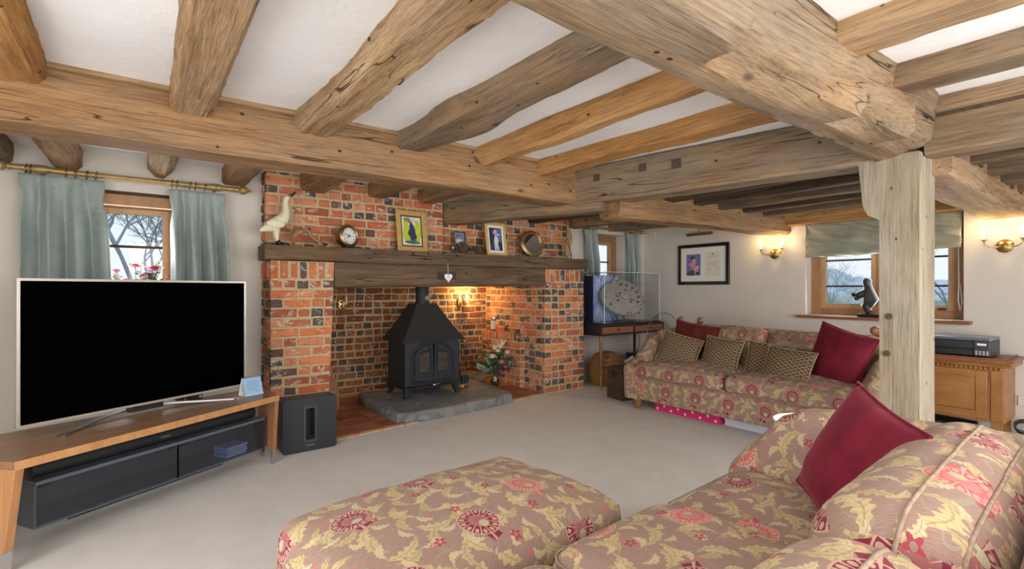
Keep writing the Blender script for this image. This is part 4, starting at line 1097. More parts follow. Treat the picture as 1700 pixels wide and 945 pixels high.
def pole(label, x0, x1, y, z, r, rings, plain_ends):
    t = thing('curtain_pole', label, 'curtain pole', ((x0+x1)/2,y,z))
    part(MB().tube([(x0,y,z),((x0+x1)/2,y,z-.004),(x1,y,z)], r, 14), 'rod', M['pole'], t, smooth=40)
    for s,xe in ((-1,x0),(1,x1)):
        Mr = Matrix.Rotation(s*PI/2,3,'Y')
        part(MB().lathe([(r*1.3,-.004),(r*1.3,.008),(r*.8,.012),(r*1.1,.02),(r*1.75,.030),(r*1.85,.045),(r*1.55,.068),(r*.7,.080),(r*.45,.088),(r*.75,.094),(r*.55,.104),(.001,.107)],16,(xe,y,z),Mr), 'finial', M['pole'], t, smooth=40)
        xb = xe - s*.15
        part(MB().tube([(xb-.05,y,z),(xb-.025,y,z),(xb,y,z),(xb+.025,y,z),(xb+.05,y,z)], [r*1.05,r*1.45,r*1.5,r*1.45,r*1.05], 14), 'boss', M['pole'], t, smooth=60)
        part(MB().tube([(xb,y,z),(xb,y+.05,z-.01),(xb,4.725,z-.01)], .012, 8), 'bracket', M['pole'], t, smooth=60)
    for xr in rings:
        rr = r+.010
        part(MB().tube([(xr+.004*math.sin(a),y+rr*math.cos(a),z-.006+rr*math.sin(a)) for a in [R(q) for q in range(0,361,20)]], .0045, 6, False), 'ring', M['brass_dark'], t, smooth=180)
pole('brass coloured curtain pole over the television window', -.70,.62,4.60,2.008,.019, (-.62,-.60,-.42,-.37,-.31,-.26,.185,.215,.30,.335,.40,.47), 0)
pole('brass coloured curtain pole over the desk window', 4.55,5.70,4.64,2.010,.018, (4.62,4.68,4.74,4.80,5.46,5.52,5.58,5.63), 0)
def blind():
    mb = MB()
    def fn(u,v):
        y = 1.205+u*1.30; z = 1.925-.375*v
        x = 5.93 - .012 - .030*math.exp(-((v-.55)/.16)**2) - .042*math.exp(-((v-.93)/.10)**2) - .040*mn.noise(Vector((u*6+v*2,v*3+u*2,2))) - .020*mn.noise(Vector((u*13+v*9,v*7,7)))
        z += -.016*math.sin(u*PI)*v + .010*mn.noise(Vector((u*9,v*2,5)))*v + .028*(1-u)*v
        return (x,y,z)
    return mb.grid(fn, 70, 40)
bl = thing('roman_blind', 'crumpled sage green roman blind drawn up over the garden window', 'blind', (5.92,1.85,1.93))
part(blind(), 'cloth', M['blind'], bl, smooth=180, solid=.006)
part(MB().box(5.90,5.95,1.20,2.51,1.915,1.935), 'headrail', M['blind'], bl)
part(MB().tube([(5.965,1.24,1.6),(5.96,1.235,1.25),(5.96,1.24,1.10),(5.955,1.225,1.00),(5.965,1.215,1.08),(5.96,1.225,1.24)], .004, 6), 'pull_cord', M['white'], bl, smooth=180)

# ================================================================== FLOWERS
def petal_ball(mb, c, r, n=9, layers=3, seed=0, open_=1.0):
    rg = random.Random(seed); c = Vector(c)
    for l in range(layers):
        tilt = R(20+55*l/max(1,layers-1))*open_
        for k in range(n-l):
            a = 2*PI*k/(n-l)+l*.4+rg.uniform(-.15,.15); d = Vector((math.cos(a)*math.sin(tilt), math.sin(a)*math.sin(tilt), math.cos(tilt)))
            s = Vector((-math.sin(a),math.cos(a),0)); rr = r*(.65+.35*l/max(1,layers-1)); w = rr*.42
            m_ = d*rr*.55+Vector((0,0,-.05*rr)); 
            mb.add([c,c+m_+s*w,c+d*rr+s*w*.55,c+d*rr*1.05,c+d*rr-s*w*.55,c+m_-s*w],[(0,1,2,3),(0,3,4,5)])
    mb.ball(c+Vector((0,0,r*.12)), r*.3, 6, 4); return mb
def leaf(mb, p, d, L, w, seed=0):
    d = Vector(d).normalized(); p = Vector(p); s = d.cross(Vector((0,0,1))); s = s.normalized() if s.length>.01 else Vector((1,0,0)); u = s.cross(d)
    q = [p, p+d*L*.3+s*w*.42-u*.02*L, p+d*L*.65+s*w*.4-u*.08*L, p+d*L-u*.22*L, p+d*L*.65-s*w*.4-u*.08*L, p+d*L*.3-s*w*.42-u*.02*L, p+d*L*.35+u*.04*L, p+d*L*.68-u*.0*L]
    return mb.add(q, [(0,1,6),(1,2,7,6),(2,3,7),(7,3,4),(6,7,4,5),(0,6,5)])
ff = thing('flower_vase', 'glass vase of white and mauve flowers and eucalyptus on the hearth tiles', 'flowers', (3.42,4.97,.024))
build(MB().lathe([(.001,.006),(.045,.006),(.056,.03),(.058,.06),(.05,.11),(.042,.15),(.047,.17),(.050,.17),(.045,.15),(.054,.11),(.062,.06),(.060,.02),(.048,.0),(.001,.0)],20), 'vase', M['vase_glass'], ff, smooth=60)
build(MB().lathe([(.001,.008),(.044,.008),(.053,.03),(.055,.06),(.050,.085),(.001,.085)],18), 'water', glassmat('vase_water',(.62,.70,.68),.1), ff, smooth=60)
rf = random.Random(3); mbs = MB(); mbl = MB(); mbe = MB(); cl_ = []
for k in range(24):
    a = rf.uniform(0,2*PI); e = rf.uniform(.35,1.25); L = rf.uniform(.22,.34); d = Vector((math.cos(a)*math.cos(e),math.sin(a)*math.cos(e),math.sin(e)))
    p = Vector((0,0,.16)); q = p+d*L; cl_.append((q,d)); mbs.tube([(d.x*-.03,d.y*-.03,.02),p+Vector((d.x,d.y,0))*.02,q], .0028, 5)
build(mbs, 'stems', M['leaf'], ff)
for k in range(90):
    q,d = cl_[k%24]; a = rf.uniform(0,6.28); leaf(mbl, Vector((0,0,.17))+(q-Vector((0,0,.17)))*rf.uniform(.3,.9), d+Vector((math.cos(a),math.sin(a),-.2))*.9, rf.uniform(.07,.12), .055)
lv = build(mbl, 'leaves', M['leaf'], ff, smooth=180); lv['kind'] = 'stuff'
for sx,sy,sz in ((-1,-.2,.35),(-.8,-.5,.75),(.5,-.6,.5)):
    for k in range(9):
        b_ = Vector((0,0,.18))+Vector((sx,sy,sz))*(.10+.022*k)
        for s in (-1,1): leaf(mbe, b_, Vector((sx*.3+s*.4,sy+s*.5,s*.6+.2)), .045, .042)
lv = build(mbe, 'eucalyptus', M['leaf_grey'], ff, smooth=180); lv['kind'] = 'stuff'
for k,(x,y,z,r,m_) in enumerate(((-.12,-.12,.37,.05,'petal_white'),(.03,-.06,.47,.05,'petal_white'),(.11,-.10,.40,.045,'petal_white'),(-.02,-.17,.30,.045,'petal_pink'),(.0,-.12,.20,.045,'petal_mauve'),(.06,-.14,.22,.045,'petal_mauve'),(.03,-.17,.25,.04,'petal_pink'),(.18,-.06,.31,.045,'petal_mauve'),(-.06,-.15,.44,.035,'petal_white'),(.20,-.10,.25,.035,'petal_pink'),(.10,-.16,.29,.03,'petal_white'))):
    build(petal_ball(MB(),(x,y,z),r*1.35,9,3,k,1.1), 'blossom', M[m_], ff, smooth=180)
for x,y,z in ((-.06,-.08,.49),(.08,-.04,.53)):
    mb = MB()
    for k in range(6): leaf(mb,(x,y,z-.05),(math.cos(k*1.05)*.5,math.sin(k*1.05)*.5,1),.10,.035)
    build(mb, 'lily', plain('lily_cream',(.74,.70,.42),.6) if x<0 else bpy.data.materials['lily_cream'], ff, smooth=180)
fw = thing('flower_vase', 'pot of pink and white flowers on the sill behind the television', 'flowers', (-.03,4.775,.955))
build(MB().lathe([(.001,0),(.05,0),(.06,.05),(.062,.12),(.055,.17),(.05,.17),(.055,.12),(.001,.10)],18), 'vase', M['white'], fw, smooth=60)
mbs = MB(); mbl = MB(); rf = random.Random(8)
for k in range(42):
    x = rf.uniform(-.22,.20); y = rf.uniform(-.06,.05); z = rf.uniform(.27,.43)-.3*abs(x)*.5
    mbs.tube([(x*.15,y*.2,.1),(x*.6,y*.6,.22),(x,y,z)], .0025, 5)
    for j in range(2): leaf(mbl,(x*.8,y,z-.04-.03*j),(rf.uniform(-1,1),rf.uniform(-1,.2),rf.uniform(-.2,.6)),.055,.032)
    m_ = ('petal_pink','petal_white','petal_pink','petal_red','petal_white')[k%5] if k != 7 else 'petal_red'
    build(petal_ball(MB(),(x,y,z),rf.uniform(.024,.040),7,3,k,1.0), 'blossom', M[m_], fw, smooth=180)
for k in range(9):
    x = rf.uniform(-.05,.19); build(MB().ball((x,rf.uniform(-.04,.03),rf.uniform(.40,.47)),.009,6,4), 'bud', M['leaf_lime'], fw, smooth=180)
build(mbs, 'stems', M['leaf'], fw); lv = build(mbl, 'leaves', M['leaf'], fw, smooth=180); lv['kind']='stuff'

# ================================================================== FIREPLACE
sv = thing('wood_stove', 'black cast iron double-door stove with a tall tapered canopy in the fireplace', 'stove', (2.41,4.85,.100))
build(MB().box(-.31,.31,-.225,.205,.105,.575), 'body', M['iron'], sv, bevel=.006)
build(MB().box(-.325,.325,-.24,.22,.09,.108), 'base_plate', M['iron'], sv, bevel=.004)
def canopy():
    mb = MB(); vs=[]; L=8
    for i in range(L+1):
        t=i/L; k = t**.88
        hx = .355+(.115-.355)*k; hy = .265+(.105-.265)*k
        cy = -.01+.03*k; z=.575+.372*t
        vs += [(-hx,cy-hy,z),(hx,cy-hy,z),(hx,cy+hy,z),(-hx,cy+hy,z)]
    fs=[(i*4+k,i*4+(k+1)%4,(i+1)*4+(k+1)%4,(i+1)*4+k) for i in range(L) for k in range(4)]+[(3,2,1,0),(L*4,L*4+1,L*4+2,L*4+3)]
    return mb.add(vs,fs)
build(canopy(), 'canopy', M['iron_top'], sv, smooth=30)
ring_plate_ = [( -.36,-.28),(.36,-.28),(.36,.26),(-.36,.26)]
build(MB().prism(ring_plate_, lambda a,b,d:(a,b,d), .566,.580), 'canopy_rim', M['iron'], sv, bevel=.003)
fl_ = build(MB().tube([(0,.02,.94),(0,.02,1.30),(0,.02,1.66)], .073, 22), 'flue_pipe', M['iron'], sv, smooth=50)
build(MB().tube([(0,.02,1.075),(0,.02,1.085)], .0765, 22), 'flue_collar', M['iron'], fl_, smooth=50); build(MB().tube([(0,.02,.945),(0,.02,.965)], .080, 22), 'flue_collar', M['iron'], fl_, smooth=50)
Mx = Matrix.Rotation(PI/2,3,'X')
build(MB().lathe([(.034,0),(.034,.012),(.028,.018),(.022,.012),(.001,.012)],18,(.02,-.053,1.005),Mx), 'damper_dial', plain('dial_steel',(.22,.22,.23),.5,.6), fl_, smooth=40)
build(MB().tube([(.07,.0,1.0),(.125,-.01,1.0),(.13,-.01,1.03),(.13,-.01,1.05)], .006, 8), 'damper_handle', M['iron'], fl_, smooth=50)
def arch(x0,x1,z0,zs,zr,cx0,half,n=10):
    """door outline under a common arch: centre cx0, half width"""
    pts=[(x0,z0),(x1,z0)]
    for i in range(n+1):
        x = x1+(x0-x1)*i/n; pts.append((x, zs+(zr-zs)*math.sqrt(max(0,1-((x-cx0)/half)**2))))
    return pts
for s in (-1,1):
    x0,x1 = (-.205,-.006) if s<0 else (.006,.205)
    o_ = arch(x0,x1,.165,.40,.535,0,.215)
    dr = build(MB().prism(o_, XZ, -.243,-.224), 'door', M['iron'], sv, bevel=.003)
    gx0,gx1 = (-.165,-.040) if s<0 else (.040,.165)
    gi = arch(gx0,gx1,.245,.40,.465,0,.215,10)
    build(MB().prism(gi, XZ, -.2445,-.2425), 'glass', M['stove_glass'], dr)
    build(MB().tube([(a,-.246,b) for a,b in gi+gi[:1]], .007, 6, False), 'glass_moulding', M['iron'], dr, smooth=180)
    build(MB().tube([(a,-.244,b) for a,b in o_+o_[:1]], .006, 6, False), 'door_moulding', M['iron'], dr, smooth=180)
    for z_ in (.22,.41): build(MB().tube([(s*.212,-.245,z_-.018),(s*.212,-.245,z_+.018)], .010, 8).box(min(s*.212,s*.25),max(s*.212,s*.25),-.25,-.23,z_-.006,z_+.006), 'hinge', M['iron'], dr, smooth=40)
    build(MB().lathe([(.018,0),(.018,.01),(.012,.018),(.001,.02)],12,(s*.045,-.244,.490),Mx), 'knob', M['iron'], dr, smooth=40)
    for k in (-1,1): build(MB().lathe([(.006,0),(.006,.003)],8,(s*.11+k*.02,-.2435,.47),Mx), 'air_hole', M['screen'], dr)
    for k in range(3): build(MB().ball((s*(.06+.04*k),-.244,.205),(.016,.005,.010),8,6), 'ornament', M['iron'], dr, smooth=180)
build(MB().tube([(a,-.228,b) for a,b in arch(-.235,.235,.145,.40,.56,0,.24,16)+[(-.235,.145)]], .009, 6, False), 'arch_moulding', M['iron'], sv, smooth=180)
build(MB().box(-.30,.30,-.30,-.22,.112,.122), 'ash_lip', M['iron'], sv, bevel=.003)
build(MB().tube([(-.03,-.285,.126),(.02,-.30,.136),(.06,-.28,.126)], .004, 6).tube([(.12,-.27,.127),(.26,-.275,.128)], .004, 6), 'lifting_tool', M['chrome'], sv, smooth=60)
for sx in (-1,1):
    for sy in (-1,1):
        x,y = sx*.275, (-.19 if sy<0 else .17)
        mb = MB().add([(x-.035,y-.035,.09),(x+.035,y-.035,.09),(x+.035,y+.035,.09),(x-.035,y+.035,.09),(x-.02+sx*.012,y-.02+sy*.012,.03),(x+.02+sx*.012,y-.02+sy*.012,.03),(x+.02+sx*.012,y+.02+sy*.012,.03),(x-.02+sx*.012,y+.02+sy*.012,.03),(x-.026+sx*.024,y-.026+sy*.024,.0),(x+.026+sx*.024,y-.026+sy*.024,.0),(x+.026+sx*.024,y+.026+sy*.024,.0),(x-.026+sx*.024,y+.026+sy*.024,.0)],
            [(0,1,2,3),(0,1,5,4),(1,2,6,5),(2,3,7,6),(3,0,4,7),(4,5,9,8),(5,6,10,9),(6,7,11,10),(7,4,8,11),(8,9,10,11)])
        build(mb, 'leg', M['iron'], sv, bevel=.004)
# fire irons behind the stove's right side
fi = thing('fire_irons', 'brass handled fire irons on a stand right of the stove', 'fire irons', (2.90,4.88,.100))
build(MB().lathe([(.001,0),(.07,0),(.07,.012),(.02,.02),(.008,.03),(.008,.52),(.016,.53),(.016,.55),(.001,.56)],16), 'stand', M['brass_dark'], fi, smooth=40)
for k,(dx,dy) in enumerate(((-.045,-.03),(.0,-.055),(.045,-.03))):
    t_ = build(MB().tube([(dx,dy,.06),(dx,dy,.30),(dx,dy,.50)], .005, 6), 'tool', M['iron'], fi, smooth=60)
    build(MB().ball((dx,dy,.52),(.012,.012,.022),8,6), 'tool_handle', M['brass'], t_, smooth=180)
    build(MB().box(dx-.028,dx+.028,dy-.008,dy+.008,.04,.13), 'tool_head', M['iron'], t_, bevel=.004)
build(MB().tube([(-.05,-.035,.49),(0,-.06,.49),(.05,-.035,.49)], .004, 6), 'hook_bar', M['brass'], fi, smooth=60)
# log, bellows
lg = thing('fire_log', 'cut round log lying beside the flower vase on the hearth', 'log', (3.33,5.30,.024), R(-35))
build(MB().lathe([(.001,-.15),(.072,-.15),(.078,-.13),(.076,0),(.080,.13),(.074,.15),(.001,.15)],18,(0,0,.078),Matrix.Rotation(PI/2,3,'Y')), 'bark', M['bark'], lg, smooth=50)
for s in (-1,1): build(MB().lathe([(.001,0),(.069,0),(.069,.004),(.001,.004)],18,(s*.151,0,.078),Matrix.Rotation(s*PI/2,3,'Y')), 'cut_end', M['log_end'], lg)
be = thing('bellows', 'narrow dark wooden bellows leaning inside the left brick pier', 'bellows', (1.36,4.58,.024), R(25))
bo = []
for i in range(17):
    t=i/16; w = .035+.055*math.sin(PI*min(1,t*1.15))**.8*(1 if t<.87 else .4); bo.append((w,.02+.46*t))
poly = bo+[(-a,b) for a,b in reversed(bo)]
for s,nm in ((-1,'front_board'),(1,'rear_board')):
    q = build(MB().prism(poly, XZ, s*.03-.008, s*.03+.008), nm, M['figure_brown'], be, bevel=.003); q.rotation_euler.x = R(-6)
q = build(MB().prism([(a*.93,b) for a,b in poly], XZ, -.022,.022), 'leather', M['black_satin'], be); q.rotation_euler.x = R(-6)
build(MB().tube([(0,0,0),(0,-.0,.03)], [.006,.012], 8), 'nozzle', M['brass'], be, smooth=50)
# ledge: glass jar candle and bird
jr = thing('candle_jar', 'glass jar candle on the brick ledge of the fireplace', 'candle', (3.695,5.40,.663))
build(MB().lathe([(.001,0),(.040,0),(.042,.01),(.042,.15),(.040,.15),(.039,.012),(.001,.012)],18), 'jar', M['vase_glass'], jr, smooth=40)
build(MB().lathe([(.001,.013),(.037,.013),(.037,.125),(.001,.125)],18), 'wax', M['candle'], jr, smooth=40)
build(MB().lathe([(.001,.151),(.044,.151),(.044,.168),(.001,.168)],18), 'lid', M['silver'], jr, smooth=40)
bi = thing('bird_ornament', 'tiny dark robin ornament on the brick ledge', 'ornament', (3.70,5.12,.663))
build(MB().ball((0,0,.045),(.022,.034,.026),10,8).ball((0,-.026,.075),.017,8,6).add([(-.008,.03,.05),(.008,.03,.05),(0,.075,.062),(0,.03,.042)],[(0,1,2),(0,3,2),(1,3,2)]), 'body', plain('robin_brown',(.10,.045,.025),.8), bi, smooth=180)
build(MB().ball((0,-.027,.047),(.015,.012,.018),8,6), 'breast', plain('robin_red',(.45,.09,.03),.8), bi, smooth=180)
build(MB().tube([(-.008,0,0),(-.008,0,.03)],.002,5).tube([(.008,0,0),(.008,0,.03)],.002,5), 'legs', M['black_satin'], bi)
def candle_bulb(parent, c, lit, h=.055, r=.012):
    b_ = build(MB().lathe([(.0105,0),(.0105,h)],12,c), 'candle_tube', M['candle'], parent, smooth=40)
    build(MB().lathe([(.006,h),(r,h+.014),(r*1.05,h+.024),(r*.6,h+.042),(.001,h+.058)],12,c), 'bulb', M['bulb_warm'] if lit else M['bulb_off'], b_, smooth=180)
    build(MB().lathe([(.004,-.004),(.018,-.002),(.022,.006),(.020,.006),(.012,.0)],14,c), 'drip_pan', M['brass'], b_, smooth=60)
def lamp_light(name, loc, power, rad=.015, color=(1.0,.66,.30)):
    l = bpy.data.lights.new(name,'POINT'); l.energy = power; l.color = color; l.shadow_soft_size = rad
    o = bpy.data.objects.new(name,l); COL.objects.link(o); o.location = loc; return o
for lit,x,lb in ((False,1.775,'unlit brass candle wall light left of the stove'),(True,3.30,'lit brass candle wall light right of the stove')):
    s_ = thing('wall_light', lb, 'wall light', (x,5.588,1.03))
    build(MB().lathe([(.001,0),(.045,0),(.047,.006),(.038,.012),(.026,.010),(.022,.016),(.001,.018)],20,(0,.0,0),Matrix.Rotation(PI/2,3,'X') @ Matrix.Diagonal((.8,1.35,1))), 'back_plate', M['brass'], s_, smooth=50)
    build(MB().tube([(0,-.01,0),(0,-.04,-.035),(.03,-.075,-.05),(.05,-.085,-.03),(.05,-.085,-.012)] if lit else [(0,-.01,0),(0,-.04,-.035),(.02,-.075,-.05),(.03,-.085,-.03),(.03,-.085,-.012)], .005, 8), 'arm', M['brass'], s_, smooth=180)
    candle_bulb(s_, (.05 if lit else .03,-.085,-.008), lit)
    build(MB().tube([(0,-.005,-.05),(0,-.006,-.10)], .003, 6).ball((0,-.008,-.105),.007,8,6), 'tassel', M['brass_dark'], s_, smooth=180)
    if lit: lamp_light('fireplace_lamp', (x+.05,5.47,1.12), 12.0, color=(1.0,.60,.22))

# ================================================================== MANTEL ORNAMENTS (shelf top about z = 1.555)
MZ = 1.560
gs = thing('goose_ornament', 'cream painted wooden goose with black beak at the left end of the mantel', 'ornament', (.905,4.40,MZ))
def skin_obj(name, pts, edges, mat, parent, sub=2, root=0):
    me = bpy.data.meshes.new(name); me.from_pydata([p[:3] for p in pts], edges, []); me.materials.append(mat)
    o = bpy.data.objects.new(name, me); COL.objects.link(o); o.parent = parent
    o.modifiers.new('skin','SKIN')
    sk = me.skin_vertices[0].data
    for i,p in enumerate(pts):
        r = p[3]; sk[i].radius = r if isinstance(r,tuple) else (r,r); sk[i].use_root = (i == root)
    s = o.modifiers.new('sub','SUBSURF'); s.levels = sub; s.render_levels = sub
    for p in me.polygons: p.use_smooth = True
    return o
skin_obj('body', [(-.155,0,.105,.012),(-.10,0,.130,.034),(-.03,0,.165,.056),(.025,0,.215,.054),(.048,0,.275,.034),(.038,0,.335,.023),(.045,0,.385,.025),(.068,0,.402,.021)], [(i,i+1) for i in range(7)], M['goose'], gs, root=2)
build(MB().tube([(.082,0,.408),(.105,0,.428),(.120,0,.446)], [.013,.009,.003], 10), 'beak', M['black_gloss'], gs, smooth=180)
for s in (-1,1): build(MB().ball((.066,s*.018,.412),.004,8,6), 'eye', M['black_gloss'], gs, smooth=180)
for s in (-1,1): build(MB().tube([(-.03,s*.018,.14),(-.03,s*.018,.06),(-.025,s*.018,.028)], [.030,.018,.015], 10), 'leg', M['goose'], gs, smooth=180)
for s in (-1,1): build(MB().tube([(-.022,s*.018,.032),(-.012,s*.018,.012),(.02,s*.018,.006)], [.018,.018,.014], 10), 'boot', M['black_gloss'], gs, smooth=180)
for s in (-1,1): build(MB().ball((-.04,s*.045,.165),(.075,.014,.036),10,8), 'wing', M['goose'], gs, smooth=180)
mk = thing('carved_figure', 'brown carved long-limbed figure sprawling on the mantel beside the goose', 'ornament', (1.03,4.36,MZ))
skin_obj('body', [(0,0,.105,.028),(.045,0,.122,.022),(.085,.0,.128,.018),(.10,0,.085,.016),(.15,-.01,.045,.016),(.20,-.02,.022,.010),(-.03,0,.09,.014),(-.045,-.01,.045,.011),(-.035,-.03,.010,.010),(-.055,.02,.06,.011),(-.02,.03,.010,.010),(.12,.03,.06,.010),(.17,.035,.014,.010)],
         [(0,1),(1,2),(2,3),(3,4),(4,5),(0,6),(6,7),(7,8),(6,9),(9,10),(3,11),(11,12)], M['figure_brown'], mk)
build(MB().ball((.088,.0,.138),(.014,.012,.012),8,6), 'knee_cap', M['black_satin'], mk, smooth=180)
build(MB().ball((.215,-.022,.018),(.022,.014,.012),8,6), 'shoe', M['bronze'], mk, smooth=180)
def porthole(name, label, cat, loc, rz, tilt, r, depth):
    t = thing(name, label, cat, loc); t.rotation_euler = (R(tilt),0,rz)
    Mx = Matrix.Rotation(PI/2,3,'X')
    build(MB().lathe([(r*.86,-depth),(r*.9,-depth*.4),(r,-.012),(r,.0),(r*.94,.012),(r*.86,.016),(r*.80,.010),(r*.74,.014),(r*.68,.004),(r*.68,-.004),(.001,-.004)],36,(0,0,r),Mx), 'case', M['brass_dark'], t, smooth=40)
    return t
ck = porthole('ship_clock', 'round brass ship clock on the mantel left of the yellow painting', 'clock', (1.475,4.40,MZ+.004), R(24), -6, .105, .065)
Mx = Matrix.Rotation(PI/2,3,'X')
build(MB().lathe([(.001,0),(.071,0),(.071,.002),(.001,.002)],30,(0,-.004,.105),Mx), 'dial', M['white'], ck)
for k in range(12):
    a = PI/2-2*PI*k/12; L0,L1 = .050,.064; w=.0032
    d = Vector((math.cos(a),0,math.sin(a))); s = Vector((-math.sin(a),0,math.cos(a))); c = Vector((0,-.0066,.105))
    build(MB().add([c+d*L0+s*w,c+d*L1+s*w,c+d*L1-s*w,c+d*L0-s*w],[(0,1,2,3)]), 'hour_mark', M['black_gloss'], ck)
for nm,ang,L,w in (('hour_hand',212,.036,.0042),('minute_hand',160,.055,.003)):
    a = R(ang); d = Vector((math.cos(a),0,math.sin(a))); s = Vector((-math.sin(a),0,math.cos(a))); c = Vector((0,-.0085,.105))
    build(MB().add([c-d*.012+s*w,c+d*L*.8+s*w,c+d*L,c+d*L*.8-s*w,c-d*.012-s*w],[(0,1,2,3,4)]), nm, M['black_gloss'], ck)
build(MB().ball((.098,-.012,.105),(.008,.010,.014),8,6), 'latch', M['brass_dark'], ck, smooth=180)
build(MB().box(-.05,.05,-.01,.05,-.004,.012), 'foot', M['black_satin'], ck, bevel=.003)
mr = porthole('round_mirror', 'round brass porthole mirror at the right of the mantel', 'mirror', (3.585,4.44,MZ+.002), R(-6), -9, .155, .04)
build(MB().lathe([(.001,0),(.106,0),(.106,.002),(.001,.002)],36,(0,-.004,.155),Mx), 'glass', M['mirror'], mr)
for s in (-1,1): build(MB().box(s*.158-.012,s*.158+.012,-.012,.012,.13,.18), 'lug', M['brass_dark'], mr, bevel=.004)
build(MB().tube([(-.06,-.02,.012),(0,-.035,.004),(.06,-.02,.012)], .007, 8), 'stand_foot', M['brass_dark'], mr, smooth=180)
def blob(rg, cx_, cz, rx, rz, n=14, rough=.25):
    return [(cx_+rx*math.cos(2*PI*k/n)*(1+rg.uniform(-rough,rough)), cz+rz*math.sin(2*PI*k/n)*(1+rg.uniform(-rough,rough))) for k in range(n)]
def paints(parent, specs, seed, y0=-.0132, fn=XZ, step=.0003, sgn=-1):
    rg = random.Random(seed); d = y0
    for (col,cx_,cz,rx,rz) in specs:
        nm = 'paint_%02d%02d%02d' % tuple(int(c*99) for c in col)
        m_ = bpy.data.materials.get(nm) or plain(nm, col, .55, var=.2)
        build(MB().prism(blob(rg,cx_,cz,rx,rz), fn, d, d+sgn*.0004), 'painted_patch', m_, parent); d += sgn*step
def frame(name, label, loc, rz, tilt, w, h, fw_, mat, backmat, cat='picture'):
    t = thing(name, label, cat, loc); t.rotation_euler = (R(tilt),0,rz)
    o_ = [(-w/2,0),(w/2,0),(w/2,h),(-w/2,h)]; i_ = [(-w/2+fw_,fw_),(w/2-fw_,fw_),(w/2-fw_,h-fw_),(-w/2+fw_,h-fw_)]
    build(ring_plate(MB(), o_, i_, -.022, 0, XZ), 'frame', mat, t, bevel=.003)
    build(MB().box(-w/2+fw_*.8,w/2-fw_*.8,-.012,-.004,fw_*.8,h-fw_*.8), 'mount', backmat, t)
    return t
p1_ = frame('framed_painting', 'gilt framed painting of a dark figure on yellow green leaning on the chimney', (2.10,4.455,MZ), R(2), -8, .315,.40,.045, M['gilt'], plain('plum_mount',(.16,.05,.07),.8))
build(MB().box(-.098,.098,-.0130,-.012,.062,.338), 'canvas', plain('canvas_white',(.72,.72,.62),.7,var=.1), p1_)
paints(p1_, [((.45,.55,.03),-.06,.21,.034,.12),((.48,.58,.04),.065,.20,.030,.115),((.10,.32,.05),-.05,.315,.04,.018),((.40,.50,.05),0,.12,.08,.03),((.02,.035,.08),.005,.175,.042,.075),((.03,.04,.09),.0,.235,.022,.05),((.06,.12,.10),0,.092,.07,.020),((.45,.10,.08),-.022,.295,.018,.020),((.66,.55,.48),.012,.305,.022,.018),((.05,.2,.08),.05,.085,.035,.012)], 4, -.0133)
p2_ = frame('framed_painting', 'light gilt framed painting of a pale figure on dark blue next to the mirror', (3.085,4.45,MZ), R(4), -8, .275,.36,.030, plain('pale_gilt',(.72,.50,.19),.45,.25,var=.12), M['mount'])
build(MB().box(-.085,.085,-.0130,-.012,.055,.305), 'canvas', plain('navy_paint',(.035,.045,.14),.6,var=.3), p2_)
paints(p2_, [((.03,.03,.07),-.055,.20,.03,.09),((.08,.16,.42),.05,.22,.035,.075),((.02,.025,.06),.05,.11,.032,.045),((.66,.62,.58),0,.155,.030,.080),((.60,.58,.55),-.014,.085,.014,.035),((.60,.58,.55),.020,.085,.013,.035),((.64,.25,.28),-.004,.252,.030,.028),((.70,.5,.46),.032,.232,.022,.014),((.70,.48,.42),0,.268,.016,.018)], 6, -.0133)
p3_ = frame('photo_frame', 'small mirrored photo frame behind the pine cones on the mantel', (2.675,4.535,MZ), R(0), -8, .145,.245,.014, M['chrome'], plain('photo_grey',(.20,.22,.27),.5))
paints(p3_, [((.10,.13,.20),0,.19,.05,.03),((.62,.60,.62),0,.135,.036,.036),((.30,.22,.22),0,.175,.020,.018),((.5,.48,.5),.02,.09,.03,.025)], 8, -.0125)
def cone_(name,label,loc,r,h,seed):
    t = thing(name,label,'pine cone',loc, group='pine cones on the mantel'); rg = random.Random(seed)
    build(MB().ball((0,0,h*.5),(r*.55,r*.55,h*.48),10,8), 'core', M['cone'], t, smooth=180)
    mb = MB()
    for l in range(8):
        f = (l+.5)/8; rr = r*math.sin(PI*(.18+.72*f))**.8; z = h*f
        for k in range(9):
            a = 2*PI*k/9+l*.6; d = Vector((math.cos(a),math.sin(a),.35)); s = Vector((-math.sin(a),math.cos(a),0)); p = Vector((0,0,z))
            mb.add([p+d*rr*.4+s*rr*.12,p+d*rr+s*rr*.28,p+d*rr*1.06+Vector((0,0,.006)),p+d*rr-s*rr*.28,p+d*rr*.4-s*rr*.12],[(0,1,2,3,4)])
    q = build(mb, 'scales', M['cone'], t); q['kind']='stuff'
cone_('pine_cone','larger pine cone in front of the small photo frame',(2.625,4.40,MZ),.062,.115,1)
cone_('pine_cone','smaller pine cone between photo frame and light gilt painting',(2.805,4.39,MZ),.052,.085,2)
gw = thing('glass_ornament', 'small clear glass ornament left of the larger pine cone', 'ornament', (2.52,4.41,MZ))
build(MB().lathe([(.001,0),(.025,0),(.028,.01),(.012,.02),(.022,.045),(.026,.075),(.018,.09),(.001,.092)],14), 'glass', M['vase_glass'], gw, smooth=60)
build(MB().ball((0,0,.055),(.010,.010,.018),8,6), 'core', M['leaf_lime'], gw, smooth=180)
hg = thing('hanging_hares', 'tan carved hare and bird ornament at the right end of the mantel', 'ornament', (4.13,4.46,MZ))
skin_obj('hare', [(0,0,.02,.030),(.0,0,.07,.040),(-.005,0,.13,.028),(-.02,0,.17,.022),(-.045,-.01,.175,.012)], [(i,i+1) for i in range(4)], M['tan_fur'], hg)
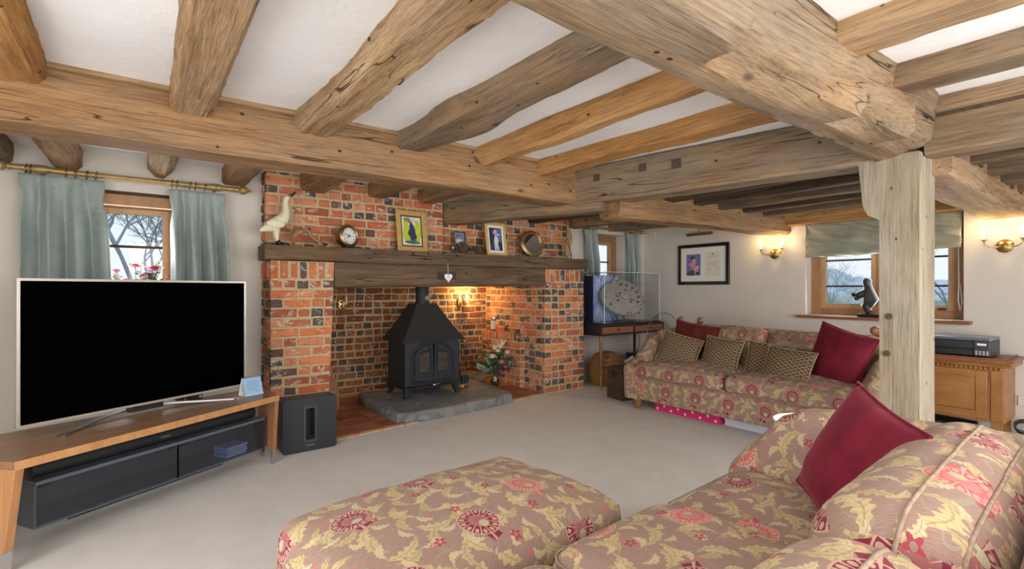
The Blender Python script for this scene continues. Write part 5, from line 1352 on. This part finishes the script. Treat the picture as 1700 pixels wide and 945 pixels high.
for s in (-1,1): build(MB().tube([(-.018,s*.010,.185),(-.01,s*.014,.22),(-.005,s*.018,.245)], [.007,.010,.003], 7), 'ear', M['tan_fur'], hg, smooth=180)
skin_obj('hung_bird', [(.06,.02,.15,.018),(.055,.02,.22,.036),(.05,.02,.30,.036),(.03,.02,.38,.016),(.01,.02,.43,.010)], [(i,i+1) for i in range(4)], M['tan_fur'], hg)
build(MB().tube([(.01,.02,.43),(-.03,.01,.47),(-.045,.0,.49)], [.008,.006,.003], 7), 'beak', M['figure_brown'], hg, smooth=180)
build(MB().tube([(.06,.02,.15),(.07,.01,.08),(.06,.0,.0)], .006, 6).tube([(.065,.03,.15),(.09,.02,.07),(.085,.02,.0)], .006, 6), 'feet', M['figure_brown'], hg, smooth=180)
ht = thing('heart_ornament', 'white heart ornament hanging from the mantel above the stove', 'ornament', (2.385,4.262,1.25))
hp_ = []
for k in range(32):
    a = 2*PI*k/32; hp_.append((.0026*16*math.sin(a)**3, .062+.0029*(13*math.cos(a)-5*math.cos(2*a)-2*math.cos(3*a)-math.cos(4*a))))
build(MB().prism(hp_, XZ, -.008,.008), 'heart', M['white'], ht, bevel=.004)
build(MB().tube([(0,0,.09),(.001,.004,.15),(0,.01,.20)], .002, 5), 'cord', M['plastic_cream'], ht)
build(MB().tube([(-.012,-.0085,.065),(0,-.009,.075),(.014,-.0085,.065),(0,-.009,.05),(-.012,-.0085,.065)], .0015, 5), 'engraving', M['ink'], ht)

# ================================================================== DESK CORNER
dk = thing('writing_desk', 'black desk with two brown drawers and splayed legs in the far corner', 'desk', (5.0,4.41,0))
def dl(x,y): return (x-5.0,y-4.41)
build(MB().box(-.60,.60,-.25,.25,.745,.765).box(-.60,-.58,-.25,.25,.64,.745).box(.58,.60,-.25,.25,.64,.745).box(-.58,.58,.23,.25,.64,.745).box(-.60,.60,-.25,.25,.635,.648).box(-.012,.012,-.25,.2,.648,.745), 'carcass', M['black_satin'], dk, bevel=.003)
for s in (-1,1):
    d_ = build(MB().box(min(s*.02,s*.572),max(s*.02,s*.572),-.252,-.238,.655,.738), 'drawer', M['desk_drawer'], dk, bevel=.003)
    build(MB().prism([(s*.296+.03*math.cos(a),.712+.022*math.sin(a)) for a in [R(q) for q in range(180,361,20)]], XZ, -.2545,-.2515), 'finger_pull', M['black_satin'], d_)
for sx in (-1,1):
    for sy in (-1,1):
        lg_ = build(MB().tube([(sx*.55,sy*.20,.64),(sx*.575,sy*.225,.33),(sx*.60,sy*.25,.0)], [.022,.018,.012], 12), 'leg', M['black_satin'] if sy>0 else M['desk_drawer'], dk, smooth=60)
        build(MB().tube([(sx*.5875,sy*.2375,.16),(sx*.60,sy*.25,0.001)], [.0155,.0125], 12), 'leg_tip', M['brass_dark'], lg_, smooth=60)
cs = thing('display_case', 'clear acrylic display case with a blue starburst backdrop on the desk', 'display case', (5.03,4.385,.766))
cw,cd,ch_ = .53,.185,.64
for nm,b_ in (('front_pane',(-cw,cw,-cd-.004,-cd)),('rear_pane',(-cw,cw,cd,cd+.004)),('side_pane',(-cw-.004,-cw,-cd,cd)),('side_pane',(cw,cw+.004,-cd,cd))):
    build(MB().box(*b_,.012,ch_), nm, M['acrylic'], cs)
build(MB().box(-cw-.004,cw+.004,-cd-.004,cd+.004,ch_,ch_+.004), 'lid_pane', M['acrylic'], cs)
build(MB().box(-cw-.012,cw+.012,-cd-.012,cd+.012,0,.012), 'base', M['black_gloss'], cs, bevel=.002)
M['acrylic_edge'] = plain('acrylic_edge', (.80,.84,.88), .25)
for s in (-1,1):
    for q in (-1,1): build(MB().box(s*cw-.003,s*cw+.003,q*cd-.003,q*cd+.003,.012,ch_+.004), 'edge_strip', M['acrylic_edge'], cs)
    build(MB().box(-cw,cw,s*cd-.003,s*cd+.003,ch_,ch_+.005), 'edge_strip', M['acrylic_edge'], cs)
def burst():
    m = Mat('starburst_print', (.1,.2,.6), .35); X,Y,Z = m.xyz(m.coord('Object'))
    x = X+.10; z = Z-.30; a = z.atan2(x); r = (x*x+z*z).sqrt()
    cv = m.node('ShaderNodeCombineXYZ'); m.link(a*6.0, cv.inputs[0]); m.link(r*1.2, cv.inputs[1])
    n = m.noise(cv.outputs[0], 3.0, 4, .75)
    streak = n.smooth(.47,.54)
    glow = r.smooth(.02,.6,1.0,.25)
    c = m.mix(r.smooth(.05,.45), (.30,.45,1.0), (.015,.03,.20)); c = m.mix(streak*glow, c, (.85,.92,1.0))
    m.color(c); return m.m
bb = build(MB().box(-.40,.22,-.002,.002,0,.60), 'backdrop', burst(), cs); bb.location = (-.115,.165,.014)
build(MB().box(-.006,.006,.02,.16,.014,.60), 'backdrop_wing', plain('night_print',(.012,.016,.05),.4), cs).location = (-.515,0,0)
# a plain disc-shaped brick-built model, tilted on a stand
M['model_grey'] = plain('model_grey', (.34,.315,.28), .5, var=.2); M['model_dark'] = plain('model_dark', (.10,.10,.10), .5)
ms = thing('model_craft', 'round grey building-brick model tilted on a black stand in the display case', 'model', (5.07,4.385,.782))
Tm = Matrix.Translation((-.06,-.03,.31)) @ Matrix.Rotation(R(60),4,'X') @ Matrix.Rotation(R(-12),4,'Y')
disc = build(MB().lathe([(.001,-.030),(.16,-.030),(.225,-.012),(.232,.0),(.225,.012),(.15,.034),(.06,.042),(.001,.042)],40), 'hull', M['model_grey'], ms, smooth=30); disc.matrix_local = Tm @ Matrix.Diagonal((1.45,1.12,1.1,1))
rg = random.Random(4); g1 = MB(); g2 = MB()
for k in range(170):
    a = rg.uniform(0,2*PI); r_ = .225*math.sqrt(rg.random()); x,y = r_*math.cos(a), r_*math.sin(a); w,d = rg.uniform(.006,.022),rg.uniform(.006,.03)
    zt = .042-.034*max(0,(r_-.06)/.17)
    (g1 if rg.random()<.72 else g2).box(x-w/2,x+w/2,y-d/2,y+d/2,zt-.012,zt+rg.uniform(.002,.010))
q = build(g1,'hull_plates',M['model_grey'],disc); q['kind']='stuff'; q = build(g2,'hull_vents',M['model_dark'],disc); q['kind']='stuff'
build(MB().lathe([(.05,.03),(.05,.054),(.035,.062),(.001,.062)],20), 'turret', M['model_grey'], disc, smooth=30)
for k in range(6):
    a = R(-40+25*k); build(MB().lathe([(.018,.02),(.018,.036),(.001,.036)],14,(.15*math.cos(a),.15*math.sin(a),0)), 'round_vent', M['model_dark'], disc)
build(MB().tube([(.02,.02,.0),(.03,.05,.12),(.02,.0,.27)], .010, 8).box(-.10,.14,-.05,.10,-.003,.012), 'stand', M['model_dark'], ms, smooth=40)
# clear chair
cc = thing('clear_chair', 'transparent acrylic chair with a rounded back at the desk', 'chair', (5.02,3.83,0), R(150))
build(MB().prism([(.20*math.cos(a),.66+.26*math.sin(a)) for a in [2*PI*k/28 for k in range(28)]], XZ, .20,.212), 'backrest', M['acrylic'], cc, bevel=.003)
build(MB().tube([(.20*math.cos(a),.206,.66+.26*math.sin(a)) for a in [2*PI*k/28 for k in range(29)]], .007, 6, False), 'back_rim', M['smoked'], cc, smooth=180)
build(MB().box(-.21,.21,-.21,.21,.44,.455), 'seat', M['acrylic'], cc, bevel=.004)
for sx in (-1,1):
    for sy in (-1,1): build(MB().tube([(sx*.18,sy*.18,.44),(sx*.20,sy*.20,0)], [.02,.014], 8), 'leg', M['acrylic'], cc, smooth=60)
# baskets and box under the desk
def basket_dome():
    mb=MB(); vs=[]; n=36; rings=[(1.0,0),(1.06,.06),(1.10,.16),(1.12,.24),(1.10,.27),(1.0,.32),(.80,.375),(.5,.405),(.2,.415)]
    pts = rrect(.36,.30,.10,8)
    for s,z in rings: vs += [(x*s,y*s,z) for x,y in pts]
    n=len(pts); fs=[(i*n+k,i*n+(k+1)%n,(i+1)*n+(k+1)%n,(i+1)*n+k) for i in range(len(rings)-1) for k in range(n)]+[tuple(range(n-1,-1,-1)),tuple((len(rings)-1)*n+k for k in range(n))]
    return mb.add(vs,fs)
bk = thing('wicker_hamper', 'honey coloured wicker basket with a domed lid under the desk', 'basket', (4.72,4.38,0), R(10))
build(basket_dome(), 'body', M['wicker'], bk, smooth=50)
pts = rrect(.36*1.13,.30*1.13,.11,8); build(MB().tube([(x,y,.255) for x,y in pts+pts[:1]], .010, 7, False), 'rim_braid', M['wicker'], bk, smooth=180)
pts = rrect(.36*1.01,.30*1.01,.10,8); build(MB().tube([(x,y,.010) for x,y in pts+pts[:1]], .010, 7, False), 'foot_braid', M['wicker'], bk, smooth=180)
b2 = thing('wicker_box', 'dark brown square wicker box beside the far sofa arm', 'basket', (4.30,3.69,0), R(-8))
build(MB().box(-.17,.17,-.13,.13,.0,.30), 'body', M['wicker_dark'], b2, bevel=.012)
build(MB().box(-.18,.18,-.14,.14,.30,.345), 'lid', M['wicker_dark'], b2, bevel=.012)
build(MB().box(-.184,-.178,-.02,.02,.25,.32), 'clasp', M['black_satin'], b2)
b3 = thing('log_basket', 'open wicker basket of kindling and papers behind the dark box', 'basket', (5.08,4.32,0), R(8))
ol = rrect(.40,.28,.08,6); n=len(ol); vs=[]
for s,z in ((.85,0),(.95,.12),(1.02,.27),(.97,.27),(.90,.12),(.8,.02)): vs += [(x*s,y*s,z) for x,y in ol]
build(MB().add(vs,[(i*n+k,i*n+(k+1)%n,(i+1)*n+(k+1)%n,(i+1)*n+k) for i in range(5) for k in range(n)]+[tuple(range(n)),tuple(5*n+k for k in range(n))]), 'body', M['wicker'], b3, smooth=50)
for k in range(6):
    a = rf.uniform(0,3.1); build(MB().tube([(-.12*math.cos(a),-.09*math.sin(a),.16+.02*k),(.13*math.cos(a),.09*math.sin(a),.19+.022*k)], .022, 7), 'kindling', (M['bark'],M['log_end'],M['paper_aged'])[k%3], b3)
bx_ = thing('blue_storage_box', 'small dark blue box on the floor under the desk', 'box', (5.47,4.42,0), R(4))
build(MB().box(-.16,.16,-.14,.14,0,.30), 'body', plain('navy_box',(.025,.045,.10),.4), bx_, bevel=.006)
build(MB().box(-.165,.165,-.145,.145,.30,.335), 'lid', plain('navy_lid',(.02,.03,.07),.35), bx_, bevel=.004)
build(MB().box(-.05,.05,-.1455,-.14,.16,.21), 'label_plate', M['white'], bx_)
tag(build(MB().tube([(5.16,4.25,.63),(5.24,4.28,.58),(5.28,4.30,.50),(5.30,4.34,.42),(5.33,4.38,.34)], .004, 6), 'power_cable', M['black_satin'], smooth=60), 'thin black cable hanging under the desk', 'cable')
# under the far sofa
pb = thing('gift_box', 'flat pink polka dot box pushed under the far sofa', 'box', (4.30,2.80,0), R(0))
build(MB().box(-.21,.25,-.345,.345,0,.075), 'box', M['pink_card'], pb, bevel=.004)
for k in range(9): build(MB().lathe([(.012,0),(.012,.0012)],12,(-.2105,-.31+k*.0775,.058 if k%2 else .025),Matrix.Rotation(-PI/2,3,'Y')), 'polka_dot', M['white'], pb)
wbx = thing('flat_white_box', 'flat white plastic box under the far sofa beside the pink box', 'box', (4.33,2.13,0), R(0))
build(MB().box(-.20,.25,-.30,.30,0,.055), 'tray', plain('lilac_plastic',(.66,.68,.80),.4), wbx, bevel=.005)
build(MB().box(-.205,.255,-.305,.305,.055,.07), 'lid', M['white'], wbx, bevel=.004)
# white tray table between the sofas
tt = thing('tray_table', 'white round dish-topped side table between the two sofas', 'side table', (2.63,1.09,0))
build(MB().lathe([(.001,.525),(.11,.525),(.155,.537),(.168,.553),(.172,.553),(.160,.531),(.115,.515),(.001,.515)],36), 'dish_top', M['white'], tt, smooth=50)
build(MB().lathe([(.016,.02),(.016,.520)],14), 'column', M['white'], tt, smooth=40)
build(MB().lathe([(.001,0),(.12,0),(.12,.012),(.02,.03),(.001,.03)],28), 'foot', M['white'], tt, smooth=40)

# ================================================================== GARDEN WALL
pc = thing('framed_certificate', 'black framed certificate with a flower picture on the far wall', 'picture', (5.898,3.765,1.255), -PI/2)
w,h = .735,.535
build(ring_plate(MB(), [(-w/2,0),(w/2,0),(w/2,h),(-w/2,h)], [(-w/2+.042,.042),(w/2-.042,.042),(w/2-.042,h-.042),(-w/2+.042,h-.042)], -.028,0,XZ), 'frame', M['black_gloss'], pc, bevel=.004)
build(ring_plate(MB(), [(-w/2+.042,.042),(w/2-.042,.042),(w/2-.042,h-.042),(-w/2+.042,h-.042)], [(-w/2+.047,.047),(w/2-.047,.047),(w/2-.047,h-.047),(-w/2+.047,h-.047)], -.020,-.004,XZ), 'inner_slip', M['gilt'], pc)
build(MB().box(-w/2+.04,w/2-.04,-.010,-.002,.04,h-.04), 'mount', M['mount'], pc)
build(MB().box(-.245,-.035,-.0108,-.010,.125,.405), 'flower_print', plain('violet_print',(.20,.17,.36),.6,var=.2), pc)
paints(pc, [((.05,.08,.10),-.15,.16,.055,.035),((.05,.09,.11),-.20,.15,.045,.03),((.62,.25,.32),-.135,.225,.04,.035),((.66,.33,.36),-.10,.18,.032,.05),((.05,.05,.10),-.08,.15,.03,.02),((.64,.30,.34),-.16,.27,.045,.03),((.62,.34,.38),-.13,.315,.035,.035),((.04,.06,.09),-.15,.36,.04,.02),((.70,.42,.42),-.085,.23,.03,.02)], 9, -.0110)
build(MB().box(.035,.245,-.0108,-.010,.110,.425), 'certificate', M['paper_aged'], pc)
for k,(zz,ww) in enumerate(((.365,.12),(.29,.15),(.272,.10),(.25,.13),(.205,.07),(.185,.06),(.20,.04))):
    xx = .14 if k < 4 else (.085 if k < 6 else .20); build(MB().box(xx-ww/2,xx+ww/2,-.0112,-.0108,zz-.002,zz+.002), 'text_line', M['ink'], pc)
build(MB().prism(blob(random.Random(2),.14,.395,.012,.013,10,.1), XZ, -.0108,-.0113), 'crest', M['ink'], pc)
pl_ = thing('picture_light', 'brass picture light on the wall above the certificate', 'picture light', (5.898,3.66,2.0))
build(MB().lathe([(.001,0),(.034,0),(.034,.006),(.02,.012),(.001,.013)],18,(0,0,0),Matrix.Rotation(-PI/2,3,'Y')), 'wall_rose', M['brass_dark'], pl_, smooth=40)
build(MB().tube([(-.008,0,0),(-.05,.04,.03),(-.075,.09,.035),(-.085,.11,.0),(-.085,.115,-.06)], .005, 8), 'arm', M['brass_dark'], pl_, smooth=180)
build(MB().tube([(-.085,-.07,-.085),(-.085,.11,-.085),(-.085,.29,-.085)], .020, 16), 'shade_tube', M['brass_dark'], pl_, smooth=40)
for z_,y_,lb in ((1.605,2.845,'lit twin-arm brass wall light between picture and garden window'),(1.565,.922,'lit twin-arm brass wall light at the right edge above the cabinet')):
    s_ = thing('wall_light', lb, 'wall light', (5.897,y_,z_), group='twin-arm wall lights')
    build(MB().lathe([(.001,0),(.055,0),(.058,.008),(.045,.02),(.022,.03),(.028,.04),(.001,.05)],22,(0,0,0),Matrix.Rotation(-PI/2,3,'Y')), 'back_plate', M['brass'], s_, smooth=50)
    for s in (-1,1):
        build(MB().tube([(-.04,s*.01,0),(-.06,s*.05,-.012),(-.075,s*.085,-.005),(-.085,s*.115,.02),(-.085,s*.12,.045)], .0055, 8), 'arm', M['brass'], s_, smooth=180)
        candle_bulb(s_, (-.085,s*.12,.05), True, .042, .015)
        lamp_light('wall_lamp', (5.80,y_+s*.12,z_+.128), 3.6)
th_ = thing('thermostat', 'small cream sensor box high on the far wall corner', 'sensor', (5.898,4.555,1.915))
build(MB().box(-.022,0,-.045,.045,0,.11), 'case', M['plastic_cream'], th_, bevel=.004)
build(MB().box(-.024,-.022,-.03,.03,.065,.09), 'grille', M['paper_aged'], th_)
so = thing('wall_socket', 'cream socket plate on the wall beside the wooden cabinet', 'socket', (5.898,.80,.225))
build(MB().box(-.010,0,-.045,.045,0,.085), 'plate', M['plastic_cream'], so, bevel=.003)
build(MB().box(-.0115,-.010,-.012,.012,.03,.05), 'switch', M['white'], so)
# statue on the sill
stt = thing('bronze_statue', 'dark bronze crouching figure on the garden window sill beside the post', 'statue', (5.895,1.90,.915))
build(MB().box(-.055,.055,-.10,.10,0,.035), 'plinth', M['black_gloss'], stt, bevel=.004)
skin_obj('figure', [(0,-.03,.09,.055),(0,-.02,.17,.060),(0,.01,.26,.062),(0,.02,.315,.032),(0,.035,.365,.050),(0,.01,.40,.036),(-.03,.075,.23,.032),(-.04,.11,.18,.028),(-.02,.15,.225,.020),(.03,.05,.11,.040),(.03,.01,.045,.034),(-.03,.04,.10,.040),(-.03,-.01,.045,.034),(-.02,.145,.20,.018)],
         [(0,1),(1,2),(2,3),(3,4),(4,5),(2,6),(6,7),(7,13),(0,9),(9,10),(0,11),(11,12),(6,8)], M['bronze'], stt)
# cabinet and printer
cb_ = thing('wooden_cabinet', 'honey wood cabinet with dentil moulding and panelled door behind the post', 'cabinet', (5.66,1.40,0), -PI/2)
def cbx(x0,x1,y0,y1,z0,z1): return MB().box(x0,x1,y0,y1,z0,z1)
build(cbx(-.54,.54,-.18,.23,.13,.585), 'carcass', M['honey_pine'], cb_, bevel=.004)
build(cbx(-.60,.60,-.25,.235,.615,.640), 'top', M['red_wood'], cb_, bevel=.006)
build(MB().prism([(-.20,.575),(-.205,.590),(-.225,.600),(-.245,.615),(.23,.615),(.23,.575)], lambda a,b,d:(d,a,b), -.585,.585), 'cornice', M['honey_pine'], cb_, bevel=.003)
for k in range(36): build(cbx(-.535+k*.030,-.519+k*.030,-.200,-.18,.548,.572), 'dentil', M['honey_pine'], cb_)
build(cbx(-.56,.56,-.27,-.245,.642,.650).box(.545,.56,-.245,.22,.642,.65), 'gallery_rim', M['red_wood'], cb_)
for x0,x1 in ((-.50,-.01),(.01,.44)):
    d_ = build(MB().box(x0,x0+.07,-.198,-.18,.15,.54).box(x1-.07,x1,-.198,-.18,.15,.54).box(x0+.07,x1-.07,-.198,-.18,.15,.21).box(x0+.07,x1-.07,-.198,-.18,.48,.54), 'door', M['honey_pine'], cb_, bevel=.004)
    build(MB().box(x0+.07,x1-.07,-.190,-.178,.21,.48), 'door_panel', M['honey_pine'], d_, bevel=.004)
build(cbx(.46,.535,-.192,-.178,.14,.545), 'pilaster', M['honey_pine'], cb_, bevel=.004)
for sx in (-1,1):
    for y in (-.14,.19): build(MB().box(sx*.49-.03,sx*.49+.03,y-.03,y+.03,0,.13), 'leg', M['honey_pine'], cb_)
dv = thing('black_router', 'low black electronic box on the floor under the wooden cabinet', 'device', (5.60,1.28,0), -PI/2)
build(MB().box(-.22,.22,-.12,.12,.005,.075), 'case', M['black_satin'], dv, bevel=.004)
build(MB().box(-.15,-.02,-.1215,-.12,.04,.046), 'light_strip', M['ink'], dv)
prn = thing('printer', 'black ink tank printer on the wooden cabinet', 'printer', (5.64,1.13,.651), -PI/2)
build(MB().box(-.19,.19,-.17,.17,.0,.125), 'body', M['printer'], prn, bevel=.006)
build(MB().box(-.19,.19,-.165,.17,.125,.150), 'scanner_lid', M['printer_top'], prn, bevel=.006)
build(MB().add([(-.19,-.172,.055),(.085,-.172,.055),(.085,-.150,.135),(-.19,-.150,.135),(-.19,-.165,.055),(.085,-.165,.055),(.085,-.14,.135),(-.19,-.14,.135)],[(0,1,2,3),(0,1,5,4),(1,2,6,5),(2,3,7,6),(3,0,4,7)]), 'control_panel', M['black_gloss'], prn)
build(MB().box(-.18,.08,-.195,-.17,.006,.05), 'paper_tray', M['black_satin'], prn, bevel=.003)
tk = build(MB().box(.092,.188,-.185,-.16,.004,.128), 'ink_tank_unit', plain('tank_black',(.035,.037,.043),.35), prn, bevel=.004)
for k in range(4): build(MB().box(.101+k*.022,.115+k*.022,-.187,-.184,.012,.048), 'ink_window', plain('ink_win_%d'%k,[(.35,.36,.38),(.30,.34,.40),(.40,.36,.38),(.38,.38,.33)][k],.3), tk)
build(MB().box(.112,.168,-.187,-.184,.090,.108), 'label_sticker', M['white'], tk)
text_mesh('EPSON', .020, 'brand_name', M['white'], prn, (-.055,-.158,.112), (R(75),0,0))
build(MB().tube([(-.135+.012*math.cos(a),-.160,.094+.012*math.sin(a)) for a in [2*PI*k/14 for k in range(15)]], .002, 5, False), 'power_ring', M['green_led'], prn)
build(MB().box(-.08,-.03,-.167,-.160,.070,.100), 'display', M['screen'], prn)
for k in range(5): build(MB().ball((-.01+.018*k,-.163,.088),(.004,.002,.004),6,4), 'button', M['ink'], prn)
for k in range(3): 
    a_ = [(5.80+.03*math.cos(t*.8),.80+.05*math.cos(t+k),.06+.045*math.sin(t+k)+.012*k) for t in [q*.45 for q in range(15)]]
    if k == 0: cb2 = thing('coiled_cable', 'black coiled cables hanging beside the wooden cabinet', 'cable', (5.80,.80,0))
    part(MB().tube(a_, .006, 6), 'loop', M['black_satin'], cb2, smooth=60)
